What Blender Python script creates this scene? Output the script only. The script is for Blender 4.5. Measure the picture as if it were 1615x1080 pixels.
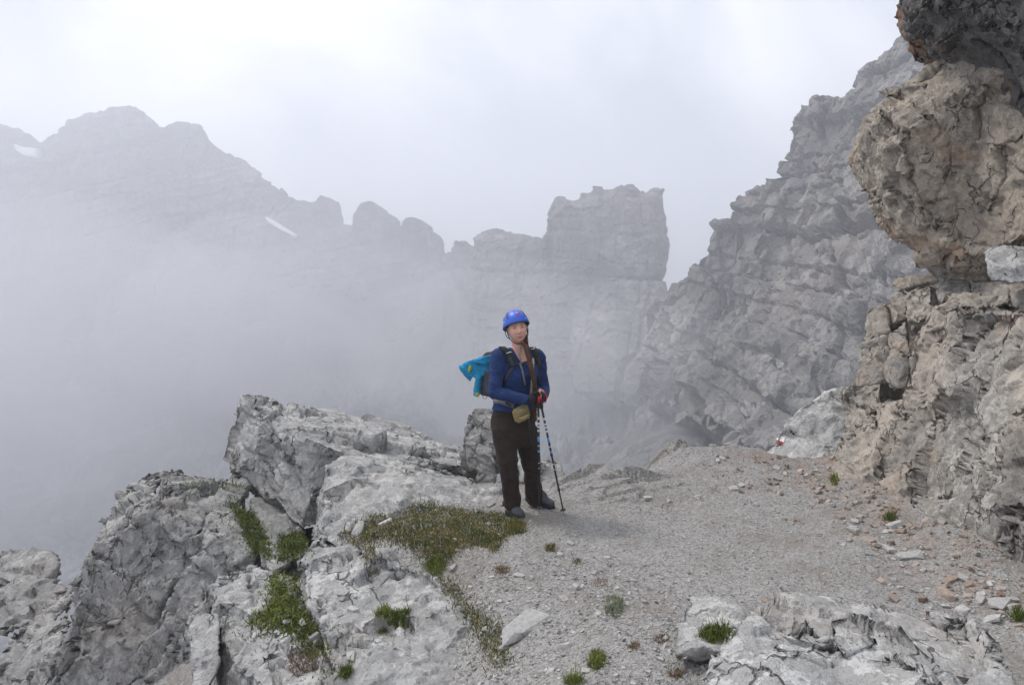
import bpy, bmesh, math, random
import numpy as np
from mathutils import Vector, Matrix
from mathutils.bvhtree import BVHTree

R = math.radians
scn = bpy.context.scene
for o in list(bpy.data.objects): bpy.data.objects.remove(o)
COL = scn.collection

# ---------------------------------------------------------------- camera
F, CX, HY, H = 1153.0, 807.5, 480.0, 1.8          # focal length in photo pixels, centre column, horizon row, eye height
cam = bpy.data.cameras.new('camera'); camo = bpy.data.objects.new('camera', cam); COL.objects.link(camo)
cam.sensor_width = 36.0; cam.lens = 36.0 * F / 1615.0
cam.shift_y = -(540 - HY) / 1615.0
cam.clip_start = 0.05; cam.clip_end = 6000
camo.location = (0, 0, H); camo.rotation_euler = (R(90), 0, 0)
scn.camera = camo

# ---------------------------------------------------------------- world: overcast cloud over a daylight sky
SUN_EL, SUN_AZ = 58.0, -62.0                       # azimuth from +Y towards +X
world = bpy.data.worlds.new('World'); scn.world = world; world.use_nodes = True
wt = world.node_tree; wt.nodes.clear()
def wn(t): return wt.nodes.new(t)
sky = wn('ShaderNodeTexSky'); sky.sky_type = 'NISHITA'; sky.sun_disc = False
sky.sun_elevation = R(SUN_EL); sky.sun_rotation = R(SUN_AZ)
bg1 = wn('ShaderNodeBackground'); bg1.inputs[1].default_value = 0.08
wt.links.new(sky.outputs[0], bg1.inputs[0])
tc = wn('ShaderNodeTexCoord')
nz = wn('ShaderNodeTexNoise'); nz.inputs['Scale'].default_value = 2.3; nz.inputs['Detail'].default_value = 5; nz.inputs['Distortion'].default_value = .4
wt.links.new(tc.outputs['Generated'], nz.inputs['Vector'])
cr = wn('ShaderNodeValToRGB'); cr.color_ramp.elements[0].position = .40; cr.color_ramp.elements[1].position = .68
cr.color_ramp.elements[0].color = (.46, .50, .59, 1); cr.color_ramp.elements[1].color = (2.1, 2.11, 2.16, 1)
wt.links.new(nz.outputs[0], cr.inputs[0])
bg2 = wn('ShaderNodeBackground'); bg2.inputs[1].default_value = 1.0
wt.links.new(cr.outputs[0], bg2.inputs[0])
mx = wn('ShaderNodeMixShader'); mx.inputs[0].default_value = .88
wt.links.new(bg1.outputs[0], mx.inputs[1]); wt.links.new(bg2.outputs[0], mx.inputs[2])
wo = wn('ShaderNodeOutputWorld'); wt.links.new(mx.outputs[0], wo.inputs['Surface'])

# ---------------------------------------------------------------- sun behind thin cloud
sl = bpy.data.lights.new('sun', 'SUN'); sl.energy = 3.8; sl.angle = R(11); sl.color = (1, .96, .90)
so = bpy.data.objects.new('sun', sl); COL.objects.link(so)
sd = Vector((math.sin(R(SUN_AZ)) * math.cos(R(SUN_EL)), math.cos(R(SUN_AZ)) * math.cos(R(SUN_EL)), math.sin(R(SUN_EL))))
so.rotation_euler = sd.to_track_quat('Z', 'Y').to_euler(); so.location = sd * 30

# ---------------------------------------------------------------- exposure and render settings
vs = scn.view_settings
vs.view_transform = 'Standard'; vs.look = 'None'; vs.exposure = 0.0; vs.gamma = 1.0; vs.use_curve_mapping = False
cy = scn.cycles
cy.use_denoising = True; cy.max_bounces = 4; cy.adaptive_threshold = .02; cy.diffuse_bounces = 2; cy.glossy_bounces = 2; cy.transmission_bounces = 3
cy.transparent_max_bounces = 8; cy.volume_bounces = 2; cy.caustics_reflective = False; cy.caustics_refractive = False
HAZE_DENSITY = 1 / 520.0
U = 3.0                                            # scale about the camera for the outlines of the far peaks and the valley

# ================================================================ helpers
def P(px, py, Y):
    """world point at distance Y in front of the camera that is seen at photo pixel (px, py)"""
    return ((px - CX) / F * Y, Y, H - (py - HY) / F * Y)

def tag(o, label=None, cat=None, group=None, kind=None):
    if label: o['label'] = label
    if cat: o['category'] = cat
    if group: o['group'] = group
    if kind: o['kind'] = kind
    return o

def empty(name, loc=(0, 0, 0)):
    o = bpy.data.objects.new(name, None); COL.objects.link(o); o.location = loc; o.empty_display_size = .1
    return o

def link(name, me, mat=None, parent=None, loc=(0, 0, 0)):
    o = bpy.data.objects.new(name, me); COL.objects.link(o); o.location = loc
    if mat and not me.materials: me.materials.append(mat)
    if parent: o.parent = parent
    return o

# ---- vectorised noise
def _h(ix, iy, iz, s):
    """integer hash of lattice points, 32 bit"""
    h = ix.astype(np.uint32) * np.uint32(374761393) + iy.astype(np.uint32) * np.uint32(668265263) + iz.astype(np.uint32) * np.uint32(1440662683) + np.uint32((s * 974634211) & 0xFFFFFFFF)
    h = (h ^ (h >> np.uint32(13))) * np.uint32(1274126177)
    h = (h ^ (h >> np.uint32(16))) * np.uint32(2246822519)
    return h ^ (h >> np.uint32(15))
def hash01(ix, iy, iz, s):
    return (_h(ix, iy, iz, s) & np.uint32(0xFFFFFF)).astype(np.float32) / np.float32(16777215)
def rehash(h, s):
    h = (h + np.uint32((s * 2654435761) & 0xFFFFFFFF)) * np.uint32(1597334677); h = (h ^ (h >> np.uint32(15))) * np.uint32(2246822519)
    return ((h ^ (h >> np.uint32(13))) & np.uint32(0xFFFFFF)).astype(np.float32) / np.float32(16777215)
_G = np.array([[1,1,0],[-1,1,0],[1,-1,0],[-1,-1,0],[1,0,1],[-1,0,1],[1,0,-1],[-1,0,-1],[0,1,1],[0,-1,1],[0,1,-1],[0,-1,-1],[1,1,0],[-1,1,0],[0,-1,1],[0,-1,-1]], np.float32)
def perlin(p, seed=0):
    p = np.asarray(p, np.float32); i = np.floor(p).astype(np.int32); f = p - i
    u = f * f * f * (f * (f * 6 - 15) + 10)
    r = np.zeros(len(p), np.float32)
    for dx in (0, 1):
        for dy in (0, 1):
            for dz in (0, 1):
                g = _G[_h(i[:, 0] + dx, i[:, 1] + dy, i[:, 2] + dz, seed) & 15]
                d = g[:, 0] * (f[:, 0] - dx) + g[:, 1] * (f[:, 1] - dy) + g[:, 2] * (f[:, 2] - dz)
                w = (u[:, 0] if dx else 1 - u[:, 0]) * (u[:, 1] if dy else 1 - u[:, 1]) * (u[:, 2] if dz else 1 - u[:, 2])
                r += w * d
    return r
def fbm(p, oct=4, seed=0, gain=.5, ridged=False):
    r = np.zeros(len(p), np.float32); a = 1.0; p = np.asarray(p, np.float32)
    for k in range(oct):
        n = perlin(p, seed + k * 17)
        r += a * ((.5 - np.abs(n) * 2) if ridged else n)
        p = p * 2.03 + 7.7; a *= gain
    return r
def cells(p, seed=0, jit=.9, ids=False):
    """nearest cell: four random numbers of the cell, vector from its centre, F1, F2"""
    p = np.asarray(p, np.float32); i = np.floor(p).astype(np.int32); n = len(p); fr = p - i
    f1 = np.full(n, 9., np.float32); f2 = np.full(n, 9., np.float32)
    bh = np.zeros(n, np.uint32); bx = np.zeros(n, np.float32); by = bx.copy(); bz = bx.copy(); k = np.float32(jit / 1023.)
    for dx in (-1, 0, 1):
        for dy in (-1, 0, 1):
            for dz in (-1, 0, 1):
                h = _h(i[:, 0] + dx, i[:, 1] + dy, i[:, 2] + dz, seed)
                vx = fr[:, 0] - np.float32(dx + .5 - jit / 2) - (h & np.uint32(1023)).astype(np.float32) * k
                vy = fr[:, 1] - np.float32(dy + .5 - jit / 2) - ((h >> np.uint32(10)) & np.uint32(1023)).astype(np.float32) * k
                vz = fr[:, 2] - np.float32(dz + .5 - jit / 2) - ((h >> np.uint32(20)) & np.uint32(1023)).astype(np.float32) * k
                d = vx * vx + vy * vy + vz * vz; m = d < f1
                f2 = np.where(m, f1, np.minimum(f2, d)); f1 = np.where(m, d, f1); bh = np.where(m, h, bh)
                bx = np.where(m, vx, bx); by = np.where(m, vy, by); bz = np.where(m, vz, bz)
    rnd = np.stack([rehash(bh, 101 + q) for q in range(4)], 1) * 2 - 1; bv = np.stack([bx, by, bz], 1)
    if ids: return rnd, bv, np.sqrt(f1), np.sqrt(f2), bh
    return rnd, bv, np.sqrt(f1), np.sqrt(f2)
def sstep(a, b, x):
    t = np.clip((x - a) / (b - a), 0, 1); return t * t * (3 - 2 * t)

# ---- mesh in / out
def mesh_from(name, v, f):
    """v (n,3) float, f (m,4) or (m,3) int arrays"""
    me = bpy.data.meshes.new(name); k = f.shape[1]
    me.vertices.add(len(v)); me.vertices.foreach_set('co', np.ascontiguousarray(v, np.float32).ravel())
    me.loops.add(f.size); me.loops.foreach_set('vertex_index', np.ascontiguousarray(f, np.int32).ravel())
    me.polygons.add(len(f)); me.polygons.foreach_set('loop_start', np.arange(0, f.size, k, dtype=np.int32))
    me.polygons.foreach_set('loop_total', np.full(len(f), k, np.int32))
    me.update(calc_edges=True); me.validate()
    return me
def smooth_shade(me, on=True):
    me.polygons.foreach_set('use_smooth', np.full(len(me.polygons), on, bool)); me.update()
def vnormals(v, f):
    if f.shape[1] == 4: n = np.cross(v[f[:, 2]] - v[f[:, 0]], v[f[:, 3]] - v[f[:, 1]])
    else: n = np.cross(v[f[:, 1]] - v[f[:, 0]], v[f[:, 2]] - v[f[:, 0]])
    r = np.zeros_like(v)
    for k in range(f.shape[1]):
        for c in range(3): r[:, c] += np.bincount(f[:, k], n[:, c], len(v)).astype(r.dtype)
    return r / (np.linalg.norm(r, axis=1, keepdims=True) + 1e-9)
def laplace(v, f, it=1, lam=.5):
    e = np.concatenate([np.stack([f[:, k], f[:, (k + 1) % f.shape[1]]], 1) for k in range(f.shape[1])])
    deg = np.maximum(np.bincount(e[:, 0], minlength=len(v)), 1).astype(np.float32)[:, None]
    for _ in range(it):
        s = np.stack([np.bincount(e[:, 0], v[e[:, 1], c], len(v)) for c in range(3)], 1)
        v = v + lam * (s / deg - v)
    return v.astype(np.float32)
def remesh(bm, voxel):
    """union of everything in bm as an even quad skin"""
    me = bpy.data.meshes.new('tmp'); bmesh.ops.recalc_face_normals(bm, faces=bm.faces[:]); bm.to_mesh(me); bm.free()
    o = bpy.data.objects.new('tmp', me); COL.objects.link(o)
    m = o.modifiers.new('r', 'REMESH'); m.mode = 'VOXEL'; m.voxel_size = voxel; m.adaptivity = 0
    dg = bpy.context.evaluated_depsgraph_get(); oe = o.evaluated_get(dg); em = oe.to_mesh()
    v = np.empty(len(em.vertices) * 3, np.float32); em.vertices.foreach_get('co', v)
    nl = len(em.loops); li = np.empty(nl, np.int32); em.loops.foreach_get('vertex_index', li)
    oe.to_mesh_clear(); bpy.data.objects.remove(o); bpy.data.meshes.remove(me)
    return v.reshape(-1, 3), li.reshape(-1, 4)

def add_hull(bm, pts):
    vs_ = [bm.verts.new(p) for p in pts]
    r = bmesh.ops.convex_hull(bm, input=vs_)
    bmesh.ops.delete(bm, geom=list({g for g in r['geom_interior'] + r['geom_unused'] if isinstance(g, bmesh.types.BMVert)}), context='VERTS')
def add_prism(bm, pts, push, s=.8, bulge=0.0, inset=.75):
    """solid from an outline of world points: a front ring, a bulged front cap and a back ring"""
    p = np.array(pts, float); c = p.mean(0)
    back = c + (p - c) * s + np.array(push)
    rings = [back, p]
    if bulge: rings.append(c + (p - c) * inset - np.array(push) / np.linalg.norm(push) * bulge)
    rv = [[bm.verts.new(q) for q in r] for r in rings]
    n = len(p)
    for a, b in zip(rv[:-1], rv[1:]):
        for k in range(n): bm.faces.new((a[k], a[(k + 1) % n], b[(k + 1) % n], b[k]))
    f1 = bm.faces.new(rv[0][::-1]); f2 = bm.faces.new(rv[-1])
    bmesh.ops.triangulate(bm, faces=[f1, f2])

def rot(ax, ay, az):
    return np.array(Matrix.Rotation(R(az), 3, 'Z') @ Matrix.Rotation(R(ay), 3, 'Y') @ Matrix.Rotation(R(ax), 3, 'X'))

def facet(v, n, size, ang, s, off, tilt, cw, cd, jit, seed, warp=.25):
    """break the skin into flat fracture faces: every cell is pressed towards its own tipped, shifted plane; open joints between"""
    q = (v @ rot(*ang)) / np.array(size, np.float32)
    q = q + warp * np.stack([perlin(q * 1.3 + 31 * j, seed + j) for j in range(3)], 1)
    rnd, bv, f1, f2, bi = cells(q, seed, jit, ids=True)
    ax = np.argmax(np.abs(n), 1); sg = n[np.arange(len(n)), ax] > 0
    key = bi.astype(np.int64) * 8 + ax * 2 + sg
    _, inv = np.unique(key, return_inverse=True); k = inv.max() + 1
    cnt = np.bincount(inv, minlength=k).astype(np.float32)[:, None]
    mp = np.stack([np.bincount(inv, v[:, c], k) for c in range(3)], 1) / cnt
    mn = np.stack([np.bincount(inv, n[:, c], k) for c in range(3)], 1)
    rp = np.stack([np.bincount(inv, rnd[:, c], k) for c in range(3)], 1) / cnt
    mn /= np.linalg.norm(mn, axis=1, keepdims=True) + 1e-9
    mn = mn + tilt * rp; mn /= np.linalg.norm(mn, axis=1, keepdims=True) + 1e-9
    d = -s * ((v - mp[inv]) * mn[inv]).sum(1)
    lim = .6 * float(np.mean(size)); d = np.clip(d, -lim, lim)
    w = v + mn[inv] * d[:, None]
    e = off * rnd[:, 3]
    if cd: e = e - cd * (1 - sstep(0, cw, f2 - f1))
    return (w + n * e[:, None]).astype(np.float32)

def joint(v, n, nd, sp, off, gw, gd, seed, cover=.6, warp=.4):
    """a set of parallel joints or beds: each leaf steps in or out, with an open crack along some of the planes"""
    nd = np.array(nd, np.float32); nd /= np.linalg.norm(nd)
    t = v @ nd / sp + warp * perlin(v / (sp * 2.2), seed) + .15 * warp * perlin(v / (sp * .45), seed + 1)
    k = np.floor(t); fr = t - k; b = np.round(t).astype(np.int32); z = np.zeros_like(b)
    dist = np.minimum(fr, 1 - fr) * sp
    on = (hash01(b, z, z, seed + 2) < cover) & (perlin(v / (sp * 1.6), seed + 3) > -.18)
    cut = sstep(.12, .5, 1 - (n @ nd) ** 2)                       # a joint only shows where it meets the surface at an angle
    d = off * (hash01(k.astype(np.int32), z, z, seed + 4) * 2 - 1) - gd * on * (1 - sstep(gw * .2, gw, dist)) * (.5 + hash01(b, z, z, seed + 5))
    return (v + n * (d * cut)[:, None]).astype(np.float32)

def fracture(v, f, n, layers, seed):
    """layers of fracture faces, from large blocks to chips, then grain"""
    for k, L in enumerate(layers):
        if L[0] == 'facet': v = facet(v, n, *L[1:8], L[8] if len(L) > 8 else .9, seed + 53 * k)
        elif L[0] == 'joint': v = joint(v, n, *L[1:6], seed + 29 * k, *L[6:])
        elif L[0] == 'fbm':
            v = v + n * (L[2] * fbm(v / np.array(L[1], np.float32), L[3], seed + 7 * k))[:, None]
        elif L[0] == 'lap': v = laplace(v, f, L[1], .5); continue
        if L[0] == 'facet' and k < len(layers) - 1:
            n = laplace(vnormals(v, f), f, 1); n /= np.linalg.norm(n, axis=1, keepdims=True) + 1e-9
    return v

def rock(name, build, voxel, layers, mat, seed=1, round_=4, parent=None, label=None, cat=None, group=None, kind=None, collide=True, flat=False, post=0, cam_scale=1.0):
    bm = bmesh.new(); PU = lambda q: P(q[0], q[1], q[2] * cam_scale)  # outline depths scaled about the camera, same place in the image
    for b in build:
        if b[0] == 'hull': add_hull(bm, [PU(q) for q in b[1]])
        elif b[0] == 'hullw': add_hull(bm, b[1])
        elif b[0] == 'prism': add_prism(bm, [PU(q) for q in b[1]], [cam_scale * c for c in b[2]], b[3], *[cam_scale * c for c in b[4:5]], *b[5:])
    v, f = remesh(bm, voxel * cam_scale)
    v = laplace(v, f, round_)
    n = laplace(vnormals(v, f), f, 2); n /= np.linalg.norm(n, axis=1, keepdims=True) + 1e-9
    v = fracture(v, f, n, layers, seed)
    if post: v = laplace(v, f, post, .35)
    lo, hi = v.min(0), v.max(0); org = np.array([(lo[0] + hi[0]) / 2, (lo[1] + hi[1]) / 2, lo[2]])
    if parent is not None: org = np.zeros(3)
    me = mesh_from(name, v - org, f); smooth_shade(me, not flat)
    o = link(name, me, mat, parent, org)
    tag(o, label, cat, group, kind)
    return o
# ================================================================ materials
class NT:
    def __init__(s, name):
        s.m = bpy.data.materials.new(name); s.m.use_nodes = True; s.t = s.m.node_tree; s.t.nodes.clear()
        s.out = s.n('ShaderNodeOutputMaterial'); s.b = s.n('ShaderNodeBsdfPrincipled'); s.l(s.b.outputs[0], s.out.inputs[0])
        s.b.inputs['Roughness'].default_value = .9; s.b.inputs['Specular IOR Level'].default_value = .2
        s.pos = s.n('ShaderNodeNewGeometry').outputs['Position']
    def n(s, t): return s.t.nodes.new(t)
    def l(s, a, b): s.t.links.new(a, b)
    def noise(s, scale, detail=4, rough=.55, dist=0, vec=None, stretch=None, color=False):
        n = s.n('ShaderNodeTexNoise'); n.inputs['Scale'].default_value = scale; n.inputs['Detail'].default_value = detail
        n.inputs['Roughness'].default_value = rough; n.inputs['Distortion'].default_value = dist
        v = vec or s.pos
        if stretch:
            mp = s.n('ShaderNodeMapping'); s.l(v, mp.inputs[0]); mp.inputs['Scale'].default_value = stretch[0]; mp.inputs['Rotation'].default_value = [R(a) for a in stretch[1]]; v = mp.outputs[0]
        s.l(v, n.inputs['Vector']); return n.outputs[1 if color else 0]
    def vor(s, scale, feat='F1', out=0, vec=None, rnd=1):
        n = s.n('ShaderNodeTexVoronoi'); n.feature = feat; n.inputs['Scale'].default_value = scale; n.inputs['Randomness'].default_value = rnd
        s.l(vec or s.pos, n.inputs['Vector']); return n.outputs[out]
    def ramp(s, x, a, b, c0=(0, 0, 0, 1), c1=(1, 1, 1, 1)):
        n = s.n('ShaderNodeValToRGB'); e = n.color_ramp.elements
        e[0].position = a; e[1].position = b; e[0].color = c0; e[1].color = c1
        s.l(x, n.inputs[0]); return n.outputs[0]
    def mix(s, fac, a, b, mode='MIX'):
        n = s.n('ShaderNodeMix'); n.data_type = 'RGBA'; n.blend_type = mode
        for k, x in ((0, fac), (6, a), (7, b)):
            if isinstance(x, (int, float)): n.inputs[k].default_value = x
            elif isinstance(x, tuple): n.inputs[k].default_value = (*x[:3], 1)
            else: s.l(x, n.inputs[k])
        return n.outputs[2]
    def math(s, op, a, b=None):
        n = s.n('ShaderNodeMath'); n.operation = op
        for k, x in ((0, a), (1, b)):
            if x is None: continue
            if isinstance(x, (int, float)): n.inputs[k].default_value = x
            else: s.l(x, n.inputs[k])
        return n.outputs[0]
    def bump(s, h, dist, strength=1.0, prev=None):
        n = s.n('ShaderNodeBump'); n.inputs['Strength'].default_value = strength; n.inputs['Distance'].default_value = dist
        s.l(h, n.inputs['Height'])
        if prev is not None: s.l(prev, n.inputs['Normal'])
        s.l(n.outputs[0], s.b.inputs['Normal']); return n.outputs[0]
    def col(s, c):
        if isinstance(c, tuple): s.b.inputs['Base Color'].default_value = (*c[:3], 1)
        else: s.l(c, s.b.inputs['Base Color'])

def limestone(name, light=(.50, .49, .48), dark=(.27, .265, .26), scale=1.0, warm=.25, warm_col=(.40, .25, .14), lichen=.35, tan=None, bump=1.0, near=True):
    t = NT(name)
    a = t.noise(1.1 / scale, 5, .62)
    c = t.mix(t.ramp(a, .34, .66), dark, light)
    b = t.noise(8 / scale, 5, .72)                       # mottling
    c = t.mix(t.math('MULTIPLY', t.ramp(b, .44, .70), .4), c, tuple(x * 1.18 for x in light))
    c = t.mix(t.math('MULTIPLY', t.ramp(b, .48, .32), .6), c, tuple(x * .62 for x in dark))
    if tan: c = t.mix(t.math('MULTIPLY', t.ramp(t.noise(.55 / scale, 4, .6), .42, .60), .75), c, tan)
    st = t.noise(1.6 / scale, 5, .7, stretch=((1, 1, .3), (0, 0, 0)))       # grey black lichen and water streaks
    c = t.mix(t.math('MULTIPLY', t.ramp(st, .46, .76), lichen * 1.25), c, (.12, .12, .115))
    if near:
        sp = t.noise(48 / scale, 3, .7)
        c = t.mix(t.math('MULTIPLY', t.ramp(sp, .56, .64), lichen * 1.1), c, (.10, .10, .095))
    if near:                                              # hairline joints with dirt in them
        dv = t.n('ShaderNodeVectorMath'); dv.operation = 'MULTIPLY_ADD'; t.l(t.noise(3.0 / scale, 4, .6, color=True), dv.inputs[0]); dv.inputs[1].default_value = (.35 * scale,) * 3; t.l(t.pos, dv.inputs[2])
        mp = t.n('ShaderNodeMapping'); t.l(dv.outputs[0], mp.inputs[0]); mp.inputs['Scale'].default_value = (1, 1, .45); mp.inputs['Rotation'].default_value = (R(25), R(30), R(20))
        ck = t.vor(3.2 / scale, 'DISTANCE_TO_EDGE', 0, mp.outputs[0])
        ckm = t.math('MULTIPLY', t.ramp(ck, .0, .022, (1, 1, 1, 1), (0, 0, 0, 1)), t.ramp(t.noise(2.2 / scale, 2, .5), .50, .60))
        c = t.mix(t.math('MULTIPLY', ckm, .55), c, (.09, .085, .08))
    w = t.noise(.9 / scale, 4, .65, dist=.6)              # iron stain
    c = t.mix(t.math('MULTIPLY', t.ramp(w, .55, .70), warm), c, warm_col)
    t.col(c)
    p = t.bump(t.noise(7 / scale, 6, .68, dist=.4), .05 * scale, .9 * bump)
    if near:
        p = t.bump(t.noise(45 / scale, 4, .72), .012 * scale, bump, p)
        p = t.bump(t.math('SUBTRACT', 1, ckm), .03 * scale, 1, p)
    return t.m

M = {}
M['pale'] = limestone('pale_limestone', (.57, .565, .55), (.38, .375, .365), 1, .16, (.46, .34, .24), .34)
M['grey'] = limestone('grey_limestone', (.47, .46, .445), (.28, .275, .265), 1, .18, (.36, .27, .19), .42)
M['tan'] = limestone('tan_limestone', (.54, .51, .465), (.28, .262, .235), .8, .40, (.44, .27, .16), .36, tan=(.44, .375, .31))
M['over'] = limestone('overhang_limestone', (.54, .48, .40), (.28, .245, .205), .9, .48, (.40, .23, .13), .36, tan=(.44, .365, .285))
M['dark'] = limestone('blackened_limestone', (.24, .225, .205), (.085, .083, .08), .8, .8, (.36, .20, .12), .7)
M['white_rock'] = limestone('white_limestone', (.66, .655, .64), (.50, .495, .48), 1, .06, (.46, .34, .24), .15)
M['cliff'] = limestone('cliff_limestone', (.30, .285, .265), (.10, .097, .095), 40, .30, (.30, .22, .16), .5, near=False)
M['far'] = limestone('far_limestone', (.24, .235, .23), (.09, .09, .09), 80, .15, (.26, .21, .17), .4, near=False)

def gravel_mat():
    t = NT('trail_gravel')
    xyz = t.n('ShaderNodeSeparateXYZ'); t.l(t.pos, xyz.inputs[0])
    c1 = t.vor(110, 'F1', 1); c2 = t.vor(50, 'F1', 1)
    g = t.n('ShaderNodeSeparateColor'); t.l(c1, g.inputs[0]); g2 = t.n('ShaderNodeSeparateColor'); t.l(c2, g2.inputs[0])
    base = t.mix(g.outputs[0], (.185, .177, .165), (.32, .312, .30))
    base = t.mix(t.math('MULTIPLY', t.ramp(g2.outputs[1], .55, .6), .6), base, (.36, .35, .335))
    # earth showing between the stones
    e = t.noise(1.3, 6, .65); e2 = t.noise(22, 4, .6)
    base = t.mix(t.math('MULTIPLY', t.ramp(t.math('ADD', e, t.math('MULTIPLY', t.math('SUBTRACT', e2, .5), .35)), .50, .66), .6), base, (.19, .162, .135))
    # reddish soil along the foot of the wall
    rx = t.math('ADD', xyz.outputs[0], t.math('MULTIPLY', t.math('SUBTRACT', t.noise(1.8, 5, .6), .5), 1.5))
    rd = t.n('ShaderNodeMapRange'); t.l(rx, rd.inputs[0]); rd.inputs[1].default_value = 2.5; rd.inputs[2].default_value = 3.2
    base = t.mix(t.math('MULTIPLY', rd.outputs[0], t.math('MULTIPLY', t.ramp(t.noise(6, 6, .7), .46, .60), .5)), base, (.30, .19, .13))
    t.col(base)
    p = t.bump(t.vor(50, 'F1', 0), .014, .7); p = t.bump(t.vor(110, 'F1', 0), .008, .9, p)
    return t.m
M['gravel'] = gravel_mat()

def simple(name, col, rough=.6, var=.12, scale=40, spec=.3, bump=0, metal=0):
    t = NT(name); v = t.noise(scale, 4, .6)
    t.col(t.mix(t.ramp(v, .3, .7), tuple(c * (1 - var) for c in col), tuple(min(1, c * (1 + var)) for c in col)))
    t.b.inputs['Roughness'].default_value = rough; t.b.inputs['Specular IOR Level'].default_value = spec; t.b.inputs['Metallic'].default_value = metal
    if bump: t.bump(t.noise(scale * 2, 4, .6), bump)
    return t.m

def stone_mat(name, c0, c1):
    t = NT(name); oi = t.n('ShaderNodeObjectInfo')
    c = t.mix(oi.outputs['Random'], c0, c1)
    c = t.mix(t.math('MULTIPLY', t.ramp(t.noise(40, 5, .65), .45, .65), .5), c, tuple(x * .62 for x in c0))
    t.col(c); t.bump(t.noise(50, 5, .65), .008); return t.m
M['stone'] = stone_mat('loose_limestone', (.29, .282, .27), (.46, .45, .435))
M['redstone'] = stone_mat('reddish_limestone', (.28, .21, .165), (.38, .325, .285))

def grav_stone(name='gravel_stone', c0=(.18, .17, .158), c1=(.42, .412, .40)):
    t = NT(name); at = t.n('ShaderNodeAttribute'); at.attribute_name = 'tone'
    c = t.mix(at.outputs['Fac'], c0, c1)
    t.col(c); t.bump(t.noise(80, 3, .6), .004); return t.m
M['gstone'] = grav_stone()
M['gstone_red'] = grav_stone('reddish_gravel_stone', (.22, .15, .11), (.40, .365, .33))

def leaf_mat(name, c0, c1):
    t = NT(name); at = t.n('ShaderNodeAttribute'); at.attribute_name = 'tone'
    t.col(t.mix(at.outputs['Fac'], c0, c1)); t.b.inputs['Roughness'].default_value = .7
    return t.m
M['grass'] = leaf_mat('olive_grass', (.055, .072, .014), (.185, .15, .042))
M['moss'] = leaf_mat('bright_moss', (.06, .09, .014), (.20, .22, .045))
M['sedge'] = leaf_mat('grey_green_sedge', (.10, .12, .07), (.26, .28, .18))
M['dead'] = leaf_mat('withered_plants', (.09, .055, .035), (.24, .16, .09))
# ================================================================ terrain
def rbf(ctrl):
    c = np.array(ctrl, float); n = len(c)
    A = np.zeros((n + 3, n + 3)); A[:n, :n] = np.hypot(c[:, None, 0] - c[None, :, 0], c[:, None, 1] - c[None, :, 1])
    A[:n, n:] = np.c_[np.ones(n), c[:, :2]]; A[n:, :n] = A[:n, n:].T
    w = np.linalg.solve(A, np.r_[c[:, 2], 0, 0, 0])
    def f(x, y):
        r = w[n] + w[n + 1] * x + w[n + 2] * y
        for k in range(n): r = r + w[k] * np.hypot(x - c[k, 0], y - c[k, 1])
        return r
    return f

def grid_mesh(name, X, Y, Z, mat):
    ny, nx = X.shape; v = np.stack([X, Y, Z], -1).reshape(-1, 3)
    i = np.arange(nx * ny).reshape(ny, nx)
    f = np.stack([i[:-1, :-1], i[:-1, 1:], i[1:, 1:], i[1:, :-1]], -1).reshape(-1, 4)
    me = mesh_from(name, v, f); smooth_shade(me)
    return link(name, me, mat)

# ---- the ledge that carries the path
GC = [(.3,3.5,0),(1,3.5,.0),(2,3.5,.02),(3,3.5,.05),(.4,5,0),(1.5,5,0),(2.6,5,.02),(.6,6.2,0),(1.5,6.5,-.02),(2.6,6.5,.02),(0,6.2,0),(-.2,6.2,0),
      (1.2,7.6,0),(2.2,7.8,-.01),(3.1,7.8,.04),(1.8,8.9,0),(2.9,8.8,.02),(.55,7.15,.03),(1.0,7.75,.05),(2.4,8.85,.02),
      (-.1,4.6,-.06),(-.25,5.2,-.02),(-.15,3.3,-.25),(-.4,4,-.42),(-.25,4.5,-.2),(-.8,6.1,.0),(-1.25,6,-.08),(-.75,5.5,-.06),(-.75,5.0,-.3),(-1.6,5,-.85),(-2,5.5,-.8),(-1.85,6.5,-.6),(-2.35,7,-.8),
      (-3,6.5,-1.3),(-4,6,-2.2),(-6,8,-4.2),(-8,10,-7),(-1.5,3.6,-1.3),(-2,4.5,-1.6),(-3,5,-2.5),
      (.6,8.6,-1.4),(1.8,10,-2.2),(2.9,10,-2.0),(0,9.2,-1.6),(-1,9.5,-1.4),(-3,10.8,-2.5),(-2.9,7.8,-.95),(-3.2,8.6,-1.0),(-2.5,8.6,-.9),(0,7.6,-.05),(-.6,7.6,-.05),
      (0,14,-9),(5,14,-8),(-8,14,-10),(-10,5,-8),(-6,2,-4.5),(-3,2,-1.8),(0,1,-.1),(3,1,.1),(0,-4,0),(4,-4,.2),(9,5,1),(9,-4,.5),(-9,-4,-5),(3.6,6,.15),(3.8,8,.2),(9,14,-4)]
ground_f = rbf(GC)
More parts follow.
